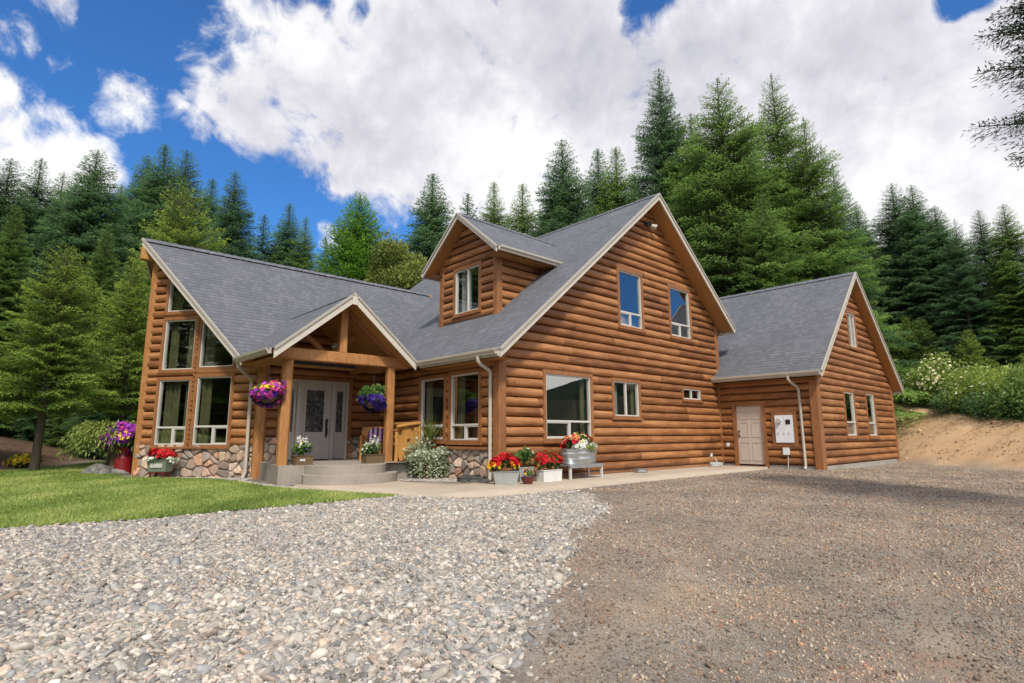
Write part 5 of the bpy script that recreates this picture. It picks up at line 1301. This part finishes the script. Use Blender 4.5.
me = npmesh('trailing_vines', V, np.arange(4 * n_).reshape(-1, 4), [M['silver']], attr={'tint': np.repeat(g.uniform(0, .7, n_), 4)}); link(bpy.data.objects.new('trailing_vines', me), o)
mb = MB()
for k in range(46):
    a = g.uniform(0, 6.28); e = g.uniform(.35, 1.5); L = g.uniform(.5, .85); d_ = Vector((math.cos(a) * math.cos(e), math.sin(a) * math.cos(e), math.sin(e))); sd = d_.cross(Z).normalized() if abs(d_.z) < .99 else X
    b0 = Vector((0, 0, .90)); m1 = b0 + d_ * L * .5; t1 = b0 + d_ * L - Z * (.10 * math.cos(e)); w_ = .018
    mb.poly([b0 - sd * w_ * .6, b0 + sd * w_ * .6, m1 + sd * w_, m1 - sd * w_]); mb.poly([m1 - sd * w_, m1 + sd * w_, t1])
mb.build('spiky_leaves', foliage_material('spike leaves', (.12, .16, .03), (.30, .36, .08), (.3, .3, .1), .3), o)
# row on the walkway
q = (-.38, -.62); o = rootat('planter', (q[0], q[1], WZ(*q)), 'long grey trough of red geraniums with yellow flowers at the house corner', rz=-.55)
trough(o, .56, .26, .26, 'grey_pot', .8); plant_ball(o, (0, 0, .36), (.36, .2, .26), 'leaf', 800, .06, [('red', 520, .05, TOP), ('yellow', 70, .055, lambda r_: (r_[:, 2] < .35))], 82, 10)
q = (.32, -.45); o = rootat('planter', (q[0], q[1], WZ(*q)), 'plain grey square pot with a green leafy plant', rz=-.3)
trough(o, .36, .30, .32, 'grey_pot', .8); plant_ball(o, (0, 0, .42), (.26, .24, .34), 'leaf', 750, .07, [('whitef', 20, .03, ANY)], 83, 9)
q = (-.02, -.93); o = rootat('planter', (q[0], q[1], WZ(*q)), 'small maroon bowl with a few purple and orange flowers', rz=-.3)
mb = MB(); mb.lathe((0, 0, 0), [(.09, 0), (.13, .08), (.15, .15), (.13, .15)], 20); mb.build('bowl', M['maroon'], o, True); plant_ball(o, (0, 0, .17), (.12, .12, .13), 'leaf', 160, .05, [('deep_purple', 12, .035, ANY), ('yellow', 10, .035, ANY), ('salmon', 8, .035, ANY)], 84, 6)
for k, (qx, qy, lab) in enumerate(((.72, -.72, 'left one of two white cube pots with red geraniums'), (1.02, -.70, 'right one of two white cube pots with red geraniums'))):
    o = rootat('planter', (qx, qy, WZ(qx, qy)), lab, rz=-.12); trough(o, .28, .28, .25, 'white_pot', .95); plant_ball(o, (0, 0, .36), (.22, .2, .28), 'leaf', 480, .06, [('red', 130, .05, TOP), ('salmon', 20, .04, ANY)], 85 + k, 8)
tx, ty = 2.04, -.60
o = rootat('plant_stand', (tx, ty, WZ(tx, ty)), 'low white metal table carrying the galvanised oval tub', 'table')
mb = MB(); mb.box((0, 0, .32), (1.25, .50, .03)); mb.box((0, -.235, .285), (1.2, .02, .05)); mb.build('table_top', M['galv'], o)
for sx in (-.57, .57):
    for sy in (-.21, .21):
        mb = MB(); mb.box((sx, sy, .153), (.05, .05, .306)); mb.build('leg', M['white'], o)
o = rootat('galvanised_tub', (tx, ty, WZ(tx, ty) + .336), 'galvanised oval tub of red, yellow and white flowers on the low table')
mb = MB(); mb.lathe((0, 0, 0), [(.40, 0), (.42, .02), (.425, .12), (.435, .13), (.425, .14), (.44, .25), (.45, .26), (.44, .27), (.45, .345), (.465, .36), (.44, .36)], 40, 1.25, .62); mb.build('tub', M['galv'], o, True)
for s in (-1, 1):
    mb = MB(); mb.tube([(s * .545, -.06, .25), (s * .60, -.06, .24), (s * .60, .06, .24), (s * .545, .06, .25)], .01, 6); mb.build('handle', M['galv'], o, True)
plant_ball(o, (-.05, 0, .42), (.52, .26, .26), 'leaf', 1000, .07, [('red', 420, .058, lambda r_: (np.abs(r_[:, 0]) > .28)), ('yellow', 60, .05, TOP), ('salmon', 60, .06, lambda r_: (r_[:, 0] < -.1) & (r_[:, 2] > .2)), ('cream', 120, .06, lambda r_: r_[:, 2] > .2)], 91, 12)
plant_ball(o, (.12, -.05, .36), (.38, .22, .20), 'silver', 500, .08, [('whitef', 160, .05, ANY)], 92, 8, name='silver_foliage')
plant_ball(o, (.10, -.22, .30), (.18, .10, .12), 'weep', 200, .07, [], 93, 5, name='lime_foliage')
# dark stones and coiled hose near the corner, hose by the inside corner
mb = MB(); g = np.random.default_rng(8)
hp = [(-.36 + .30 * math.cos(t_) * (1 + .03 * math.sin(5 * t_)), .55 + .36 * math.sin(t_), .0 + .035 * (t_ / 6.28) + float(gz(-.4, .6)) + .03) for t_ in np.linspace(0, 6.28 * 3.2, 70)]
mb.tube(hp, .016, 6); tag(mb.build('garden_hose', M['dark_rock'], smooth=True), 'dark garden hose coiled on the pebbles by the corner downspout', 'hose')
mb = MB(); hp = [(8.95 + .30 * math.cos(t_), -.45 + .16 * math.sin(t_), WZ(8.9, -.45) + .02 + .03 * (t_ / 6.28)) for t_ in np.linspace(0, 6.28 * 3.4, 70)]
mb.tube(hp + [(9.35, -.3, .05), (9.5, -.12, .25)], .018, 6); tag(mb.build('garden_hose', M['grey_plastic'], smooth=True), 'pale garden hose coiled beside the inside corner of the log wall', 'hose')
mb = MB(); mb.lathe((4.8, -.42, WZ(4.8, -.4)), [(.16, 0), (.19, .015), (.19, .05), (.16, .06), (.16, .09), (.18, .10), (.12, .105)], 24); tag(mb.build('metal_tray', M['galv'], smooth=True), 'small round metal tray lying on the walkway by the gable wall', 'tray')
for k, (x_, y_, s) in enumerate(((-.28, .15, .13), (-.5, -.02, .10), (-.62, .45, .11), (-.75, .25, .09))):
    V, F = ico(2); V = V * s * np.array([1.2, .9, .5]) * (1 + np.random.default_rng(k).uniform(-.12, .12, (len(V), 1))); me = npmesh('stone', V, F, [M['dark_rock']])
    ob = link(bpy.data.objects.new('stone', me)); ob.location = (x_, y_, float(gz(x_, y_)) + s * .3); tag(ob, 'one of the dark stones on the pebbles at the front corner', 'stone', 'dark stones at the front corner')

# broadleaf tree behind the ridge
p = at(404, 236, 33); g0 = float(gz(p.x, p.y)); H = p.z - g0
o = empty('broadleaf_tree', (p.x, p.y, g0), 'round yellow green broadleaf tree left of the dormer', 'tree'); g = np.random.default_rng(77)
cc, rr_ = lumps(g, (2.6, 2.6, 3.6), 38); cc[:, 2] = g.uniform(-2.5, 3.0, 38); cc[:, :2] *= np.sqrt(np.clip(1 - (cc[:, 2:] / 4.4) ** 2, .1, 1)); cc = cc + np.array([0, 0, H - 4.2]); rr_ = rr_ * .75
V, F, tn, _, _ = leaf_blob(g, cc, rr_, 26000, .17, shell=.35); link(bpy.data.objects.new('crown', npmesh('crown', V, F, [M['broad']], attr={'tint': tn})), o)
mb = MB(); mb.tube([(0, 0, -1), (.1, 0, H * .4), (0, 0, H * .85)], [.2, .15, .04], 8)
for k in range(8): mb.tube([(0, 0, H * .35 + k * .4), tuple(cc[k])], [.06, .02], 5)
mb.build('trunk', M['bark'], o)

# ------------------------------------------------------------------ far hills all round
n_ = 180; V = []; g = np.random.default_rng(4)
for k in range(n_):
    a = 2 * math.pi * k / n_; hh_ = 24 + 8 * math.sin(a * 3 + 1) + 5 * math.sin(a * 7) + 2.5 * math.sin(a * 17) + g.uniform(0, 2.2)
    for rr0, f in ((300, -2), (330, hh_ * .7), (360, hh_), (420, -5)): V.append((rr0 * math.cos(a), rr0 * math.sin(a), f * 1.5 if f > 0 else f))
F = []
for k in range(n_):
    b0, b1 = k * 4, ((k + 1) % n_) * 4
    for j in range(3): F.append((b0 + j, b1 + j, b1 + j + 1, b0 + j + 1))
tag(link(bpy.data.objects.new('hills', npmesh('hills', V, F, [simple('far forest', (.018, .032, .018), .95, .05, 0, .5, .06)], smooth=False))), kind='structure')

# ------------------------------------------------------------------ sky and sun
SUN_EL = R(50); TO = Vector((-.50, -.86, 0)).normalized()
w = bpy.data.worlds.new('World'); scene.world = w; w.use_nodes = True; n = NT(w)
bg = n.n['Background']; bg.inputs['Strength'].default_value = 1.0
sky = n.new('ShaderNodeTexSky', sky_type='NISHITA'); sky.sun_disc = False; sky.sun_elevation = SUN_EL; sky.sun_rotation = math.atan2(TO.x, TO.y) ; sky.air_density = 1.0; sky.dust_density = .3; sky.ozone_density = 3.0
skyc = n.mix(1.0, sky.outputs[0], (.055, .115, .175), 'MULTIPLY')
D = n.new('ShaderNodeTexCoord').outputs['Generated']
blobs = [(50, 142, 66, 1), (5, 108, 50, .95), (105, 164, 34, .8), (25, 46, 44, .62), (78, 60, 34, .62), (60, 2, 36, .8), (150, 112, 34, .72), (185, 118, 18, .55), (300, 60, 88, 1), (262, 100, 60, .85), (385, 110, 95, 1.1), (470, 120, 105, 1.2), (430, 40, 110, 1.1), (560, 90, 120, 1.25), (600, 170, 90, 1.1), (700, 120, 110, 1.25), (800, 90, 140, 1.3), (880, 170, 120, 1.3), (960, 90, 120, 1.3), (1010, 190, 110, 1.25), (750, 40, 85, 1.1), (540, 10, 70, 1), (335, 160, 48, .8), (450, 180, 50, .9), (335, 240, 22, .75), (880, 20, 110, 1.2), (520, 210, 70, 1), (900, 260, 120, 1.2), (-60, 180, 110, 1), (1180, 120, 180, 1.2), (800, -160, 150, 1.1), (300, -260, 160, 1.0), (362, 4, 60, 1.2), (968, -18, 75, 1.1), (120, 88, 22, .5), (210, 140, 20, .5)]
gen = n.new('ShaderNodeVectorMath', operation='NORMALIZE'); n.set(gen.inputs[0], D); DN = gen.outputs[0]
# cloud-plane like coordinates would streak near the horizon; work on the direction itself
warp = n.new('ShaderNodeTexNoise'); n.set(warp.inputs['Vector'], DN); warp.inputs['Scale'].default_value = 5; warp.inputs['Detail'].default_value = 3
wv = n.new('ShaderNodeVectorMath', operation='SCALE'); ws = n.new('ShaderNodeVectorMath', operation='SUBTRACT'); n.set(ws.inputs[0], warp.outputs['Color']); ws.inputs[1].default_value = (.5, .5, .5); n.set(wv.inputs[0], ws.outputs[0]); wv.inputs['Scale'].default_value = .12
wa_ = n.new('ShaderNodeVectorMath', operation='ADD'); n.set(wa_.inputs[0], DN); n.set(wa_.inputs[1], wv.outputs[0])
wn_ = n.new('ShaderNodeVectorMath', operation='NORMALIZE'); n.set(wn_.inputs[0], wa_.outputs[0]); WD = wn_.outputs[0]
acc = None
for (u, v, rp, wt_) in blobs:
    d = ray(u, v).normalized(); off = math.hypot(u - 512, v - 341) / FPX; ar = rp / FPX / (1 + off * off * .8)
    dp = n.new('ShaderNodeVectorMath', operation='DOT_PRODUCT'); n.set(dp.inputs[0], WD); dp.inputs[1].default_value = d
    q = n.mapr(dp.outputs['Value'], math.cos(ar * 1.35), math.cos(ar * .35), 0, wt_)
    acc = q if acc is None else n.math('MAXIMUM', acc, q)
# unseen cloud cover overhead and behind, added as fill light
behind = n.new('ShaderNodeVectorMath', operation='DOT_PRODUCT'); n.set(behind.inputs[0], DN); behind.inputs[1].default_value = Vector((fw.x, fw.y, .35)).normalized()
cover = n.math('MULTIPLY', n.mapr(behind.outputs['Value'], .30, .62, 1, 0, True), n.mapr(n.noise(DN, 2.2, 3, .5), .36, .56, 0, 1.0))
acc = n.math('MAXIMUM', acc, cover)
for (u, v, rp) in ((642, 16, 22), (668, -4, 14), (990, -12, 20), (352, 6, 10)):   # blue holes
    d = ray(u, v).normalized(); dp = n.new('ShaderNodeVectorMath', operation='DOT_PRODUCT'); n.set(dp.inputs[0], WD); dp.inputs[1].default_value = d; off = math.hypot(u - 512, v - 341) / FPX; ar = rp / FPX / (1 + off * off * .8)
    acc = n.math('SUBTRACT', acc, n.mapr(dp.outputs['Value'], math.cos(ar * 1.9), math.cos(ar * .2), 0, .72))
for (dv, rr_, wt_) in (((16.6, -9.3, 5.4), .15, .62), ((13.2, -9.9, 5.6), .10, .35)):   # blue gap on the side of the sky away from the picture
    dp = n.new('ShaderNodeVectorMath', operation='DOT_PRODUCT'); n.set(dp.inputs[0], WD); dp.inputs[1].default_value = Vector(dv).normalized()
    acc = n.math('SUBTRACT', acc, n.mapr(dp.outputs['Value'], math.cos(rr_ * 1.7), math.cos(rr_ * .5), 0, wt_))
n1 = n.noise(WD, 8.5, 12, .60); n2 = n.noise(DN, 3.2, 6, .55)
n3 = n.noise(WD, 26, 8, .6)
dens = n.math('ADD', n.math('ADD', acc, n.math('MULTIPLY', n.math('SUBTRACT', n1, .5), 2.5)), n.math('MULTIPLY', n.math('SUBTRACT', n3, .5), .9))
alpha = n.mapr(dens, .30, .84, 0, 1, True)
# body shading: thick parts and bottoms are lavender grey, sunlit lumps white
shift = n.new('ShaderNodeVectorMath', operation='ADD'); n.set(shift.inputs[0], WD); shift.inputs[1].default_value = (-.012, -.006, .024)
n1s = n.noise(shift.outputs[0], 8.5, 12, .60)
lit = n.math('ADD', .68, n.math('MULTIPLY', n.math('SUBTRACT', n1, n1s), .8))
lit = n.math('ADD', lit, n.math('MULTIPLY', n.math('SUBTRACT', n2, .5), 2.3))
lit = n.math('SUBTRACT', lit, n.math('MULTIPLY', n.mapr(dens, .8, 1.9, 0, 1), .10))
cc_ = n.ramp(lit, [(.20, (.56, .56, .63)), (.46, (.72, .71, .77)), (.70, (.93, .92, .94)), (1.0, (1.0, 1.0, 1.0))])
lum = n.mapr(behind.outputs['Value'], .62, .05, 1, 2.3, True)  # unseen clouds made brighter and warmer for frontal fill
cc_ = n.mix(1.0, cc_, n.ramp(n.mapr(lum, 1, 2.3), [(0, (.50, .50, .50)), (1, (1.0, .96, .88))]), 'MULTIPLY')
vm = n.new('ShaderNodeVectorMath', operation='SCALE'); n.set(vm.inputs[0], cc_); vm.inputs['Scale'].default_value = 2.14
fin = n.mix(alpha, skyc, vm.outputs[0])
n.set(bg.inputs[0], fin)
sd = bpy.data.lights.new('sun', 'SUN'); sd.energy = 3.9; sd.angle = R(6); sd.color = (1, .93, .82)
so = bpy.data.objects.new('sun', sd); col.objects.link(so)
v = Vector((TO.x * math.cos(SUN_EL), TO.y * math.cos(SUN_EL), math.sin(SUN_EL))); so.rotation_euler = v.to_track_quat('Z', 'Y').to_euler(); so.location = (0, 0, 30)
scene.view_settings.view_transform = 'Standard'; scene.view_settings.look = 'None'; scene.view_settings.exposure = 0
scene.cycles.max_bounces = 8; scene.cycles.transparent_max_bounces = 12; scene.cycles.use_denoising = True
